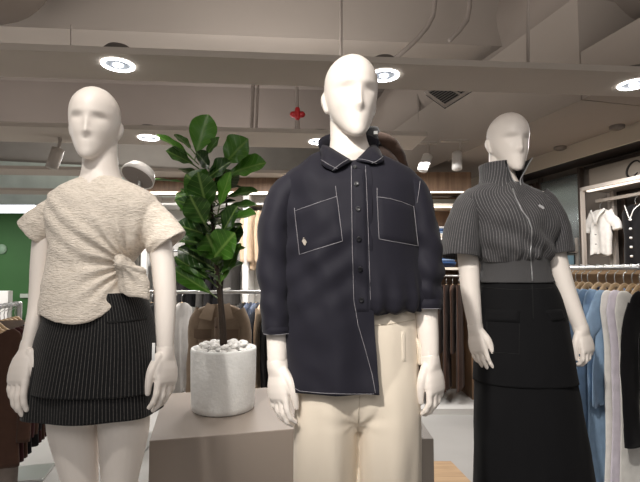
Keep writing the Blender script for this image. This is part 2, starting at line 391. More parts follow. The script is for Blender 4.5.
def top_left():
    def hem(a):
        if abs(a) > PI/2: return 309
        k = YL/(YL-.125*math.cos(a)); x = 320+(93+47*math.sin(a)-320)*k
        y = float(np.interp(x, [46, 60, 75, 90, 102, 114, 126, 136], [315, 322, 324.5, 321.5, 316, 308, 299, 296])); return 270+(y-270)/k
    rows = [(178, 83, 118, YL, .056, .06), (181, 76, 126, YL, .066, .068), (186, 65, 139, YL, .08, .078), (193, 54, 152, YL, .093, .085), (204, 49, 158, YL, .108, .09), (220, 49, 155, YL, .121, .092), (235, 52, 150, YL, .126, .094),
            (246, 53, 145, YL, .124, .094), (255, 52.5, 138, YL, .12, .096), (264, 51.5, 131, YL, .119, .098), (276, 49.5, 131, YL, .128, .108), (290, 47, 136, YL, .137, .125), (320, 45, 143, YL, .152, .140)]
    P, A = tube_rows(rows, 60, 97, hem=hem)
    P = hem_turn(P, .010, .05, 3); parts = [closed_tube(P)]
    def cape(p0, p1, r0, r1, Y):
        a, b = W(*p0, Y), W(*p1, Y); m = a.lerp(b, .5)+Vector((0, 0, .006))
        Q = path_tube([a, m, b], [(r0/F*YL, .05), ((r0+r1)/2/F*YL, .058), (r1/F*YL, .062)], 40, 8, cap=False, up=(0, 1, 0))
        return closed_tube(hem_turn(Q, .009, .035, 3))
    parts.append(cape((70, 203), (33.5, 233.5), 15, 18.8, YL)); parts.append(cape((133, 200), (169, 244.5), 17, 21.5, YL))
    # tail of the knot
    t = [(258, 117, 127, YL-.095, .03, .03), (263, 115, 133, YL-.098, .036, .03), (268, 116, 142, YL-.092, .034, .03), (276, 118, 147, YL-.085, .03, .03), (288, 120, 149.5, YL-.085, .028, .026), (297, 123, 149.5, YL-.09, .024, .02), (301, 130, 149, YL-.09, .018, .016)]
    Q, _ = tube_rows(t, 26, 49, hem=lambda a: 297+3.5*math.sin(a)); parts.append(closed_tube(Q))
    K = W(123, 263, YL-.105)
    Q = path_tube([K+Vector((-.014, .01, .012)), K+Vector((0, -.012, 0)), K+Vector((.016, .008, -.014))], [.014, .021, .014], 16, 5); parts.append(closed_tube(Q))
    me = remesh(parts, .0042, 4, .5)
    v, n = mesh_np(me); rel = v-np.array(K); r = np.hypot(rel[:, 0], rel[:, 2]); th = np.arctan2(rel[:, 2], rel[:, 0])
    front = np.clip((YL-.0-v[:, 1])/.08, 0, 1)
    upl = np.where((th > .15) | (th < -2.2), 1, .55)
    d = .0062*np.cos(th*15+1.5*np.sin(th*3))*np.exp(-((r-.06)/.09)**2)*front*upl*np.clip(r/.03, 0, 1)
    nn = nz(v, (10, 10, 26), 3); d += .0035*nn*np.clip(r/.08, 0, 1)
    d += .004*nz(v, (30, 30, 7), 5)*np.clip((1.16-v[:, 2])/.15, 0, 1)*0
    # soft drapes hanging from the bust to the waist on the far side
    s = (v[:, 0]-K.x)*.75+(v[:, 2]-K.z)*1.0
    d += .003*np.sin(s*95+2*nz(v, (6, 6, 6), 9))*front*np.clip(1-np.abs(s+.02)/.16, 0, 1)*np.clip((r-.05)/.1, 0, 1)
    v += n*d[:, None]; me.vertices.foreach_set('co', v.astype(np.float32).ravel()); me.update(); me.materials.append(CREAM)
    return me
top_l = link('knotted_top', top_left(), ml); tag(top_l, 'cream crinkled short sleeve top knotted at one side')
b_ = bvh_of(top_l); mb = MB(); cc = []
for a in np.linspace(-1.5, 1.5, 24): cc.append(W(100.5+17.3*math.sin(a), 179.5+3.2*math.cos(a)*1.0, YL-.052*math.cos(a)-.004))
add_tube(mb, cc, [.0035]*len(cc), 8, 1); mb.obj('neck_binding', CREAM, top_l)
# pinstripe skirt
PIN = stripe_mat('black_pinstripe', '121214', '77736f', .0100, .0009)
def stripe_grid(mb, P, A, R0):
    addgrid(mb, P, (arcu(P), None)); return mb
mb = MB()
lo = [(360, 36, 155, YL, .145, .135), (385, 31.5, 158, YL, .15, .14), (410, 29, 159.5, YL, .152, .142)]
P, A = tube_rows(lo, 24, 193, e=2.3); amp = np.linspace(.2, 1, 24)[:, None]
P = displace(P, amp*.006*np.sin(A*7+1)[None]+.003*nz(P, (9, 9, 3), 2)); P = hem_turn(P, .003, .06)
lower = stripe_grid(mb, P, A, .19)
sk = mb.obj('skirt', PIN, ml); tag(sk, 'black pinstripe two tier mini skirt')
mb = MB()
up = [(292, 55, 142, YL, .118, .115), (300, 53, 145.5, YL, .122, .12), (318, 48.5, 151.5, YL, .132, .126), (340, 41, 156, YL, .144, .135), (365, 34.5, 158.5, YL, .154, .142), (388, 29.5, 160, YL, .162, .15)]
P, A = tube_rows(up, 50, 193, e=2.3, hem=lambda a: 386+1.5*math.sin(a*2)); amp = np.clip(np.linspace(-.3, 1, 50), 0, 1)[:, None]
P = displace(P, amp*.007*np.sin(A*5+2.2)[None]+.0028*nz(P, (8, 8, 3), 4)); P = hem_turn(P, .003, .05)
tier = stripe_grid(mb, P, A, .185).obj('upper_tier', PIN, sk)
b_ = bvh_of(tier); mb = MB()
for dy in (0, .9): seam(mb, b_, [(107, 322+dy), (125, 321+dy), (146, 318+dy)], .0016)
mb.obj('pocket_welt', mat('black_seam', '0c0c0d', .8), sk)
mb = MB(); c = W(153.5, 352, YL-.135); boxg(mb, (c.x-.0045, c.y-.001, c.z-.027), (c.x+.0045, c.y+.001, c.z+.027), bev=.0005); mb.obj('swing_tag', mat('white_card', 'f2f2f0', .6), sk)

# ================================================================== centre mannequin
YC = 1.40
mc = thing('mannequin', 'ivory mannequin in a navy shirt with white stitching and cream wide trousers', 'mannequin', (W(352, 300, YC).x, YC, 0))
def body_centre():
    p = head_part(.262, head_at(350.5, 58, YC-.01, .262, math.radians(11), math.radians(4), 0))
    p.append(arm_part([(346, 105, 17, YC+.03), (347.5, 125, 18, YC+.02), (348.5, 142, 19, YC+.012), (350, 158, 24, YC+.012)]))
    p.append(T([(158, 328, 372, YC, .045, .055), (172, 312, 390, YC, .06, .065), (186, 304, 398, YC, .075, .075), (215, 304, 398, YC, .105, .085), (260, 314, 388, YC, .09, .08), (300, 310, 396, YC, .08, .085), (330, 305, 404, YC, .085, .09),
                (370, 308, 404, YC, .075, .085), (395, 312, 400, YC, .06, .07)]))
    for pts in ([(302, 194, 12, YC), (285, 210, 12, YC), (277, 250, 12, YC), (276.5, 290, 11, YC-.01), (277, 325, 11, YC-.03), (277.5, 345, 10.6, YC-.04), (277.6, 360, 10, YC-.045)],
                [(399, 194, 12, YC), (416, 210, 12, YC), (425, 250, 12, YC), (425, 290, 12, YC-.005), (426, 312, 11.5, YC-.02), (428.5, 340, 10, YC-.035), (429.3, 355, 9.2, YC-.04)]):
        p.append(arm_part(pts))
    for s, x in ((-1, 326), (1, 386)):
        p.append(arm_part([(x, 400, 26, YC+.02), (x, 450, 24, YC+.02), (x, 520, 18, YC+.02), (x, 590, 16, YC+.03), (x, 665, 10, YC+.03)])); q = W(x, 680, YC+.03); p.append(foot_part(q.x, q.y+.02))
    return body_mesh(p)
body_c = link('body', body_centre(), mc)
w0 = W(277.8, 363, YC-.045)
make_hand('hand', mc, w0, W(278.5, 410, YC-.07)-w0, math.radians(40), 1, 9.8/F*YC, 1.08, (8, 20, 26))
w0 = W(429.5, 358, YC-.04)
make_hand('hand', mc, w0, W(439, 405, YC-.055)-w0, math.radians(-48), -1, 9.0/F*YC, 1.03, (14, 26, 20))
# cream wide trousers
ECRU = mat('cream_trouser_cloth', 'e2d6c5', .85, bump=.05, bscale=400, sheen=.15, spec=.2)
def trousers_centre():
    parts = []
    P, _ = tube_rows([(308, 312, 414, YC+.01, .098, .1), (318, 309, 415, YC+.01, .104, .1), (350, 301, 416.5, YC+.01, .112, .115), (385, 297, 417.5, YC+.01, .108, .118), (412, 300, 415, YC+.01, .085, .095), (426, 310, 404, YC+.01, .05, .06)], 40, 81, e=2.5)
    parts.append(closed_tube(P))
    for a, b, rows in ((294, 356, 0), (359, 418, 0)):
        l2, r2 = (290, 358) if a < 300 else (359, 424)
        P, _ = tube_rows([(335, a+(11 if a < 300 else 3), b-(2 if a < 300 else 5), YC+.01, .085, .09), (372, a+(5 if a < 300 else -1), b+(.5 if a < 300 else -1), YC+.01, .103, .112), (430, a, b+.5, YC+.01, .107, .112), (480, a-.5, b, YC+.01, .103, .108), (580, (a+l2)/2, (b+r2)/2, YC+.02, .11, .11), (678, l2, r2, YC+.02, .118, .115)], 70, 65, e=2.3)
        P = hem_turn(P, .012, .06, 3); parts.append(closed_tube(P))
    me = remesh(parts, .0048, 4, .5); v, n = mesh_np(me)
    zz = np.clip((1.0-v[:, 2])/.35, 0.15, 1)
    d = .0095*nz(v, (13, 13, 1.4), 11)*zz+.0025*nz(v, (26, 26, 5), 12)+.0042*np.sin(v[:, 0]*70+2.5*nz(v, (3, 3, 2), 13))*np.clip((.98-v[:, 2])/.3, 0, 1)
    C0 = W(358, 428, YC-.09); rel = v-np.array(C0); r = np.linalg.norm(rel, axis=1); th = np.arctan2(rel[:, 2], rel[:, 0])
    d += .0022*np.cos(th*7+.6)*np.exp(-(r/.10)**2)*np.clip((rel[:, 2]+.03)/.05, 0, 1)*np.clip(r/.05, 0, 1)
    v += n*d[:, None]; me.vertices.foreach_set('co', v.astype(np.float32).ravel()); me.update(); me.materials.append(ECRU); return me
tr = link('trousers', trousers_centre(), mc); tag(tr, 'cream wide leg trousers')
b_ = bvh_of(tr); mb = MB()
seam(mb, b_, [(372, 326), (390, 324), (414, 320)], .0012); mb.obj('waist_seam', mat('cream_seam', 'cfc3b1', .9), tr); mb = MB(); seam(mb, b_, [(360, 396), (358.5, 412), (357.8, 430)], .0012)
mb.obj('seam', mat('cream_seam', 'cfc3b1', .9), tr)
P = patch(b_, [(401, 331), (405.5, 331), (406, 362), (402, 362)], 6, 16, .0025); mb = MB(); addgrid(mb, P); mb.obj('pocket_welt', ECRU, tr)
q = path_tube([W(414, 336, YC-.02), W(417.5, 346, YC-.02), W(418.5, 362, YC-.02)], [(.006, .02), (.009, .03), (.008, .028)], 12, 4); mb = MB(); mb.add(*closed_tube(q)); mb.obj('side_pocket', ECRU, tr)
# navy shirt with white topstitching
NAVY = mat('navy_twill', '1d1c26', .72, bump=.08, bscale=500, sheen=.06, spec=.25)
THREAD = mat('white_thread', '8a888d', .8)
AP = .185                                  # where the front edge runs
def shirt_folds(P, k=1.0):
    d = .014*nz(P, (9, 9, 3.6), 21)+.0075*nz(P+.35*P[..., [2, 0, 1]], (19, 19, 12), 22)
    z = P[..., 2]; low = np.clip((1.30-z)/.3, 0, 1)
    d = d+.0075*low*np.sin(P[..., 0]*42+2.2*nz(P, (4, 4, 2.5), 23))+.004*np.exp(-((z-1.27)/.12)**2)*np.sin((z*1.0+np.abs(P[..., 0]-.09)*.8)*70)
    return displace(P, d*k)
srows = [(154, 325, 377, YC+.01, .062, .075), (158, 316, 386, YC+.01, .072, .082), (164, 303, 399, YC+.01, .086, .09), (172, 290, 412, YC+.01, .102, .098), (183, 282, 420, YC+.01, .118, .103), (203, 280, 421, YC+.01, .133, .107),
         (230, 283, 419, YC+.01, .142, .11), (265, 285, 418, YC+.01, .140, .113), (300, 286, 417, YC+.01, .140, .115), (340, 287, 416, YC+.01, .143, .12), (400, 287, 416, YC+.01, .147, .125)]
def shirt_top(a): return 154+13*max(0, math.cos(a))**2
def front_warp(a, py): return .10*np.clip((py-285)/90, 0, 1)*math.exp(-((a-AP)/.6)**2)
def hem_left(a):
    if a < -PI/2 or a > PI/2: return 389
    return 382+2.5*abs(math.sin(a))
mb = MB()
P, A = tube_rows(srows, 90, 141, a0=-1.42*PI, a1=AP, hem=hem_left, top=shirt_top, e=2.35, warp=front_warp)
P = shirt_folds(P); addgrid(mb, hem_turn(P, .003, .05))
srows2 = [r if r[0] < 240 else None for r in srows]; srows2 = [r for r in srows2 if r]+[(262, 283, 420, YC+.01, .146, .113), (285, 282, 424, YC+.01, .152, .12), (300, 282, 425, YC+.01, .152, .122), (309, 284, 422, YC+.01, .14, .116), (314, 288, 417, YC+.01, .118, .108)]
P, A2 = tube_rows(srows2, 80, 91, a0=AP-.06, a1=.60*PI, hem=lambda a: 311-2*math.sin(max(0, a)), top=shirt_top, e=2.35)
tt = np.linspace(0, 1, 80)[:, None]
P = displace(P, .0045*nz(P, (11, 11, 3.2), 25)+.0025*nz(P, (22, 22, 9), 26)-.003+.0055*np.sin(A2*26+2*np.sin(A2*5))[None]*np.clip((tt-.72)/.28, 0, 1)); addgrid(mb, hem_turn(P, .02, .03))
shirt = mb.obj('shirt', NAVY, mc); tag(shirt, 'oversized navy shirt with white topstitching, half tucked in')
bs = bvh_of(shirt)
def sleeve(pts, name, seed, par, mt, ry=1.0, n=44, turn=.05, uvR=None, k=1.0, e=.003, puff=.003):
    C, r = px_path(pts)
    Q = path_tube(C, [(a, a*ry*p[4] if len(p) > 4 else a*ry) for a, p in zip(r, pts)], n, 10, cap=False, up=(0, 1, 0))
    L = np.linspace(0, 1, len(Q))[:, None]
    d = (.006*nz(Q, (16, 16, 10), seed)+.003*nz(Q, (30, 30, 24), seed+1))*np.clip(L*3, 0, 1)*k
    ang = np.linspace(0, 2*PI, n+1)[None]
    d = d+puff*k*np.sin(L*34+1.3*np.sin(ang+seed)+.7*np.sin(2*ang))*np.exp(-((L-.62)/.2)**2)
    Q = displace(Q, d); Q = hem_turn(Q, e, turn); mb = MB()
    if uvR is None: addgrid(mb, Q)
    else: addgrid(mb, Q, (np.linspace(0, 2*PI, n+1)*uvR, None))
    return mb.obj(name, mt, par)
sl = sleeve([(304, 183, 16, YC+.015, 1.5), (288, 195, 17.5, YC+.01, 1.5), (278.5, 218, 18, YC, 1.4), (274.5, 255, 17.5, YC-.01, 1.3), (275, 290, 16.5, YC-.025, 1.2), (276.5, 315, 15.3, YC-.035, 1.15), (277.5, 332, 14, YC-.04, 1.1)], 'sleeve', 31, shirt, NAVY)
sr = sleeve([(397, 182, 16, YC+.015, 1.5), (410, 194, 17, YC+.01, 1.5), (418, 217, 17, YC, 1.4), (424.5, 250, 16.5, YC-.01, 1.35), (425.5, 278, 16, YC-.02, 1.3), (426, 296, 15, YC-.025, 1.25), (426.5, 309, 13.5, YC-.03, 1.1)], 'sleeve', 37, shirt, NAVY, k=1.5)
# rolled cuffs
for C, par in ((((277.5, 326, 14.6, YC-.039), (277.6, 333.5, 14.3, YC-.04)), sl), (((426.2, 300, 15.3, YC-.027), (426.6, 309.5, 14.6, YC-.03)), sr)):
    a, r = px_path(C); Q = path_tube([a[0], a[0].lerp(a[1], .5), a[1]], [(r[0], r[0]*1.15), (r[0]*1.02, r[0]*1.17), (r[1], r[1]*1.12)], 40, 4, cap=False, up=(0, 1, 0))
    mb = MB(); addgrid(mb, hem_turn(displace(Q, .002*nz(Q, (30, 30, 30), 5)), .003, .02)); cu = mb.obj('cuff', NAVY, par)
    mb = MB(); ring = [Vector(p) for p in Q[-1]]; add_tube(mb, [p+Vector((0, 0, .001)) for p in ring], [.0011]*len(ring), 5, 1, False); mb.obj('stitching', THREAD, cu)
# collar: a band and two pointed leaves
def collar_leaf(inner, outer, thick=.006):
    n = 14; P = np.zeros((6, n, 3))
    I = hermite(np.linspace(0, 1, len(inner)), np.array([list(q) for q in inner]), np.linspace(0, 1, n)); O = hermite(np.linspace(0, 1, len(outer)), np.array([list(q) for q in outer]), np.linspace(0, 1, n))
    for i in range(6):
        t = i/5; P[i] = I*(1-t)+O*t; P[i, :, 1] -= .012*math.sin(t*PI)
    Q = P.copy(); Q[:, :, 1] += thick
    G = np.concatenate([P, Q[::-1], P[:1]]); V, f = closed_tube(G); return P, V, f
def onl(px, py, lift):
    p = on(bs_, px, py, lift)[0]; return p
bs_ = bvh_of(shirt, sl, sr)
def leaf_pts(inner, outer):
    return [W(*q) for q in inner], [W(q[0], q[1], q[2]) if len(q) > 2 else onl(q[0], q[1], .009) for q in outer]
ci = [(322, 150, YC+.05), (322, 145, YC+.01), (328, 146, YC-.035), (340, 153, YC-.066), (353.5, 161.5, YC-.082)]
co = [(318, 157, YC+.05), (317, 161, YC+.0), (321.5, 167), (328, 171), (334.5, 173.5)]
di = [(377, 150, YC+.05), (376, 145, YC+.01), (370, 146, YC-.03), (363, 153, YC-.066), (354, 161.5, YC-.082)]
do = [(382, 156, YC+.05), (384, 159, YC+.0), (383, 163), (379.5, 165), (374.5, 166.5)]
mb = MB(); leaves = []
for a, b in ((ci, co), (di, do)):
    I, O = leaf_pts(a, b); P, V, f = collar_leaf(I, O); mb.add(V, f); leaves.append(P)
# stand and back of the collar
Q = [W(321, 146, YC+.05), W(330, 141, YC+.085), W(348, 139, YC+.1), W(366, 141, YC+.085), W(376, 146, YC+.05)]
G = path_tube(Q, [(.008, .022)]*5, 12, 5, up=(0, 0, 1)); mb.add(*closed_tube(G))
coll = mb.obj('collar', NAVY, shirt)
mb = MB()
for P in leaves:
    E = [Vector(P[4, j])*.85+Vector(P[5, j])*.15+Vector((0, -.0015, 0)) for j in range(14)]; add_tube(mb, E, [.001]*14, 5, 1, False)
    E = [Vector(P[i, 12])+Vector((0, -.0015, 0)) for i in range(6)]; add_tube(mb, E, [.001]*6, 5, 1, False)
mb.obj('stitching', THREAD, coll)
# placket, pockets, stitching, buttons, badge
bs = bvh_of(shirt)
ball = bvh_of(shirt, sl, sr)
P = patch(bs, [(351, 168), (365, 168), (369, 312), (354, 312)], 8, 60, .004, .001); mb = MB(); addgrid(mb, P); plk = mb.obj('placket', NAVY, shirt)
mb = MB(); PL = [(294.5, 210), (337.5, 196), (342.5, 241), (299.5, 254.5)]; P = patch(bs, PL, 14, 14, .004); addgrid(mb, P); pk1 = mb.obj('chest_pocket', NAVY, shirt)
mb = MB(); PR = [(377, 196), (413.5, 206), (418, 246), (379, 239)]; P = patch(ball, PR, 14, 14, .004); addgrid(mb, P); pk2 = mb.obj('chest_pocket', NAVY, shirt)
bp = bvh_of(shirt, sl, sr, pk1, pk2, plk)
mb = MB()
seam(mb, bp, [(351.5, 166), (351.8, 200), (352.2, 245), (354, 300), (358, 325), (366, 352), (372, 374), (375.5, 393)], .0009)
seam(mb, bp, [(365.5, 166), (367, 200), (368.5, 240), (370.5, 300)], .0007)
seam(mb, bp, [(289.5, 385), (300, 391), (320, 393), (345, 394), (362, 394), (374, 394)], .0009)
seam(mb, bp, [(275.5, 180), (283, 190), (289, 202), (292.5, 222), (294, 240)], .0009)
seam(mb, bp, [(420, 181), (418.7, 192), (417, 203)], .0009)
mb.obj('stitching', THREAD, shirt)
for pk, q in ((pk1, [(295, 211), (316, 203.5), (337, 196.5)]), (pk2, [(377, 197), (389, 198.5), (402, 202), (413, 206.5)])):
    mb = MB(); quad = PL if pk is pk1 else PR
    seam(mb, bp, q, .0009); s = 1.2
    seam(mb, bp, [quad[0], quad[3], quad[2], quad[1]] if pk is pk2 else [(294.5, 208), quad[3], quad[2], (335.5, 186)], .0009)
    if pk is pk2: seam(mb, bp, [(377, 188), (377, 197)], .0009)
    mb.obj('stitching', THREAD, pk)
BUT = mat('black_button', '121217', .35)
for x, y in ((355, 167.5), (356.5, 184), (358.2, 209), (359, 239), (360.3, 269), (361.5, 300)):
    p, n = on(bp, x, y, .002); mb = MB(); q = Vector((0, 0, 1)).rotation_difference(n).to_matrix().to_4x4()
    pr = np.array([[(r*math.cos(a), r*math.sin(a), z) for a in np.linspace(0, 2*PI, 21)] for r, z in ((.0066, -.002), (.0068, .001), (.0058, .0022), (.0045, .0016), (.0006, .0014))])
    V, f = closed_tube(pr); M = Matrix.Translation(p)@q; mb.add([M @ Vector(v) for v in V], f); mb.obj('button', BUT, shirt)
p, n = on(bp, 304.7, 241.5, .002); mb = MB(); q = Vector((0, 0, 1)).rotation_difference(n).to_matrix().to_4x4()
pr = [(.0, .0075), (.0045, .0055), (.0052, .0), (.0055, -.006), (.0015, -.0075), (-.0035, -.0105), (-.0058, -.006), (-.005, .0), (-.0055, .005)]
M = Matrix.Translation(p)@q
V = [M @ Vector((x, y, z)) for z in (-.001, .0014) for x, y in pr]; n9 = len(pr)
mb.add(V, [tuple(range(n9))[::-1], tuple(range(n9, 2*n9))]+[(i, (i+1) % n9, n9+(i+1) % n9, n9+i) for i in range(n9)])
V = [M @ Vector((.0035+.0018*math.cos(a), .0095+.0016*math.sin(a), z)) for z in (-.001, .0012) for a in np.linspace(0, 2*PI, 9)[:-1]]
mb.add(V, [tuple(range(8))[::-1], tuple(range(8, 16))]+[(i, (i+1) % 8, 8+(i+1) % 8, 8+i) for i in range(8)])
bd = mb.obj('badge', mat('pale_gold_metal', 'b9b0a4', .5), shirt, smooth=False); tag(bd, 'small pale metal badge on the pocket corner')

# ================================================================== right mannequin
YR = 1.95
mr = thing('mannequin', 'ivory mannequin in a grey pinstripe zip shirt and long black cargo skirt', 'mannequin', (W(515, 300, YR).x, YR, 0))
def body_right():
    p = head_part(.257, head_at(507, 114, YR, .257, math.radians(7), math.radians(4), 0))
    p.append(arm_part([(502, 148, 12.5, YR+.03), (502, 162, 12.5, YR+.02), (502, 176, 13, YR+.01), (503, 190, 18, YR)]))
    p.append(T([(186, 488, 518, YR, .045, .05), (196, 474, 534, YR, .07, .07), (220, 479, 541, YR, .1, .085), (245, 485, 540, YR, .09, .085), (268, 488, 540, YR, .08, .085), (300, 486, 548, YR, .09, .1), (350, 484, 560, YR, .1, .11), (400, 486, 564, YR, .09, .1)]))
    for pts in ([(474, 200, 9.5, YR), (467, 215, 10, YR), (466.5, 240, 10.2, YR), (468.5, 265, 10, YR-.005), (470.5, 290, 9.4, YR-.02), (473, 310, 8.2, YR-.035), (475, 324, 7, YR-.045)],
                [(540, 200, 9.5, YR), (548, 215, 10, YR), (553, 240, 10, YR), (558.5, 265, 9.6, YR-.01), (566, 290, 9, YR-.025), (573.5, 310, 8.2, YR-.04), (579.5, 325, 7.2, YR-.05)]):
        p.append(arm_part(pts))
    for s, x in ((-1, 508), (1, 548)):
        p.append(arm_part([(x, 380, 19, YR+.02), (x, 430, 18, YR+.02), (x, 490, 13, YR+.02), (x, 530, 12, YR+.03), (x, 580, 7.5, YR+.03)])); q = W(x, 586, YR+.03); p.append(foot_part(q.x, q.y+.02, .4))
    return body_mesh(p)
body_r = link('body', body_right(), mr)
w0 = W(475.2, 326.5, YR-.045)
make_hand('hand', mr, w0, W(480.5, 362, YR-.075)-w0, math.radians(32), 1, 6.9/F*YR, 1.08, (8, 18, 16))
w0 = W(580.2, 327, YR-.05)
make_hand('hand', mr, w0, W(588.5, 352, YR-.07)-w0, math.radians(-62), -1, 7/F*YR, 1.05, (20, 32, 26))
GREYPIN = stripe_mat('charcoal_pinstripe', '414042', '939090', .0115, .0014)
GREYRIB = mat('charcoal_rib', '4a494a', .9, bump=.15, bscale=1, aniso=(500, 500, 20), sheen=.1, spec=.2)
bl = [(184, 480, 520, YR, .072, .08), (189, 470, 531, YR, .09, .09), (195, 461, 540, YR, .105, .1), (205, 460, 547, YR, .125, .108), (220, 466, 550, YR, .147, .112), (236, 472, 551, YR, .15, .114), (248, 474, 551, YR, .143, .115), (256, 477, 549, YR, .132, .112), (262, 481, 546, YR, .112, .1)]
mb = MB(); P, A = tube_rows(bl, 80, 241, e=2.2); tt = np.linspace(0, 1, 80)[:, None]
g = np.clip((tt-.62)/.38, 0, 1)
d = .0085*g*np.sin(A*17+2.5*np.sin(A*4))[None]*np.clip((1-g)/.2, .12, 1)+.0085*nz(P+.4*P[..., [2, 0, 1]], (11, 11, 6), 41)*np.clip(tt*3, 0, 1)+.003*nz(P, (24, 24, 14), 42)
d += .007*np.clip((tt-.35)/.3, 0, 1)*np.sin(P[..., 2]*55+P[..., 0]*38+3*nz(P, (5, 5, 5), 44))*np.clip((1-tt)/.15, 0, 1)
d += .006*np.clip((.75-tt)/.3, 0, 1)*np.clip(tt/.2, 0, 1)*np.sin(P[..., 0]*46-P[..., 2]*22+2*nz(P, (5, 5, 5), 45))
bust = np.exp(-((A-.4+.42)/.26)**2)+np.exp(-((A-.4-.42)/.26)**2)
d += .020*bust[None]*np.exp(-((tt-.46)/.2)**2)
P = displace(P, d); addgrid(mb, P, (arcu(P), None)); blo = mb.obj('zip_shirt', GREYPIN, mr); tag(blo, 'charcoal pinstripe short sleeve zip shirt with a stand collar')
s1 = sleeve([(477, 197, 12, YR+.01, 1.5), (467.5, 207, 13.5, YR+.005, 1.6), (462, 226, 16, YR, 1.5), (460, 243, 17.5, YR-.005, 1.4), (459.3, 257, 18.7, YR-.01, 1.3)], 'sleeve', 51, blo, GREYPIN, uvR=.085, k=.9, puff=0, turn=.04)
s2 = sleeve([(535, 197, 12, YR+.01, 1.5), (544, 207, 13, YR+.005, 1.6), (552, 226, 14, YR, 1.5), (556, 242, 13.5, YR-.005, 1.5), (558.5, 254, 12.6, YR-.01, 1.4)], 'sleeve', 53, blo, GREYPIN, uvR=.08, k=.9, puff=0, turn=.04)
wb = [(257, 480.5, 547, YR, .118, .105), (266, 482.5, 547, YR, .113, .102), (275, 481, 549, YR, .116, .106), (282, 478, 551.5, YR, .121, .112)]
mb = MB(); P, A = tube_rows(wb, 20, 161); P = displace(P, .0015*np.sin(A*90)[None]+.002*nz(P, (20, 20, 9), 3)); addgrid(mb, hem_turn(P, .003, .03)); wbo = mb.obj('waistband', GREYRIB, blo)
# stand collar, open in front
cr = [(165.5, 480, 522, YR+.01, .10, .085), (175, 480.5, 521, YR+.008, .092, .084), (186, 478, 523, YR, .08, .085), (190, 474, 528, YR, .09, .09)]
mb = MB(); P, A = tube_rows(cr, 16, 91, a0=.40-2*PI+.02, a1=.40, top=lambda a: 165.5)
w_ = np.linspace(1, 0, 16)[:, None]; open_ = np.zeros_like(P)
e1 = np.exp(-((A-.4)/.35)**2); e2 = np.exp(-((A-.4+2*PI)/.35)**2)
P[:, :, 0] += w_*(.034*e2)-w_*(.056*e1)
P[:, :, 1] += w_*(-.035*e2)
Q = displace(P, -.004*np.ones(P.shape[:2])); G = np.concatenate([P[::-1], Q[:1]])
addgrid(mb, G, (arcu(P), None)); scol = mb.obj('collar', GREYPIN, blo)
LINING = mat('dark_lining', '131314', .8)
mb = MB(); addgrid(mb, Q); mb.obj('lining', LINING, scol)
br = bvh_of(blo, wbo)
mb = MB(); zp = [(512.5, 189), (516, 199), (522, 211), (528, 219), (531.5, 228), (531.5, 240), (530.3, 252), (530.8, 263), (531.5, 272), (532, 281)]
seam(mb, br, zp, .0026, 3, .002); zz = mb.obj('zip', mat('zip_metal', 'a4a4a6', .4, metal=.5), blo)
mb = MB()
E = [Vector(P[i, -1])+Vector((0, -.002, 0)) for i in range(15)]; add_tube(mb, E, [.0022]*15, 6, 1)
E = [Vector(P[i, 0])+Vector((0, -.002, 0)) for i in range(15)]; add_tube(mb, E, [.0022]*15, 6, 1)
mb.obj('zip', MATS['zip_metal'], scol)
p, n = on(br, 541, 207, .002); mb = MB(); q = Vector((0, 0, 1)).rotation_difference(n).to_matrix().to_4x4(); M = Matrix.Translation(p)@q@Matrix.Rotation(-.9, 4, 'Z')
for (dx, dy, sx, sy) in ((0, 0, .012, .0045), (.004, .0055, .008, .003), (-.005, -.005, .006, .003)):
    V = [M @ Vector((dx+sx*math.cos(a), dy+sy*math.sin(a), z)) for z in (-.001, .001) for a in np.linspace(0, 2*PI, 13)[:-1]]
    mb.add(V, [tuple(range(12))[::-1], tuple(range(12, 24))]+[(i, (i+1) % 12, 12+(i+1) % 12, 12+i) for i in range(12)])
e_ = mb.obj('emblem', mat('silver_embroidery', 'b9b8ba', .6), blo, smooth=False); tag(e_, 'small pale embroidered emblem on the chest')
# black cargo skirt
BLK = mat('black_cotton', '141416', .85, bump=.06, bscale=300, sheen=.02, spec=.15)
mb = MB(); sk_r = [(375, 476, 572, YR, .15, .145), (400, 475, 577, YR, .152, .15), (440, 474.5, 584, YR, .155, .155), (482, 474, 590, YR, .16, .16), (560, 472, 600, YR+.01, .17, .17)]
P, A = tube_rows(sk_r, 60, 161, hem=lambda a: 560); tt = np.linspace(.2, 1, 60)[:, None]
P = displace(P, tt*(.008*np.sin(A*5+1)[None]+.01*nz(P, (8, 8, 1.5), 61))+.003*nz(P, (20, 20, 8), 62)); addgrid(mb, hem_turn(P, .003, .06)); cs = mb.obj('cargo_skirt', BLK, mr); tag(cs, 'long black cargo skirt with flap pockets')
mb = MB(); su = [(281, 481, 549, YR, .112, .104), (288, 480, 554, YR, .126, .12), (305, 478, 560, YR, .137, .13), (330, 476, 566, YR, .148, .142), (360, 475, 571, YR, .155, .15), (383, 474.5, 574.5, YR, .158, .152)]
P, A = tube_rows(su, 60, 161, hem=lambda a: 380-1*math.cos(a)); P = displace(P, .004*nz(P, (10, 10, 5), 63)+.003*nz(P, (22, 22, 12), 64)); addgrid(mb, hem_turn(P, .005, .03)); ct = mb.obj('upper_panel', BLK, cs)
bk = bvh_of(ct)
for quad in ([(486, 309), (520.5, 309.5), (520, 323), (485, 321.5)], [(544.5, 310), (562, 309), (564.5, 320), (551, 322)]):
    P = patch(bk, quad, 12, 8, .010, .001); mb = MB(); addgrid(mb, P); mb.obj('pocket_flap', BLK, cs)
mb = MB(); seam(mb, bk, [(532, 284), (533, 305), (533, 320)], .0018); seam(mb, bk, [(487, 322), (487, 352), (519, 354), (519.5, 324)], .0014); seam(mb, bk, [(480, 287), (515, 290), (552, 288)], .0015)
mb.obj('seam', mat('black_seam', '0c0c0d', .8), cs)
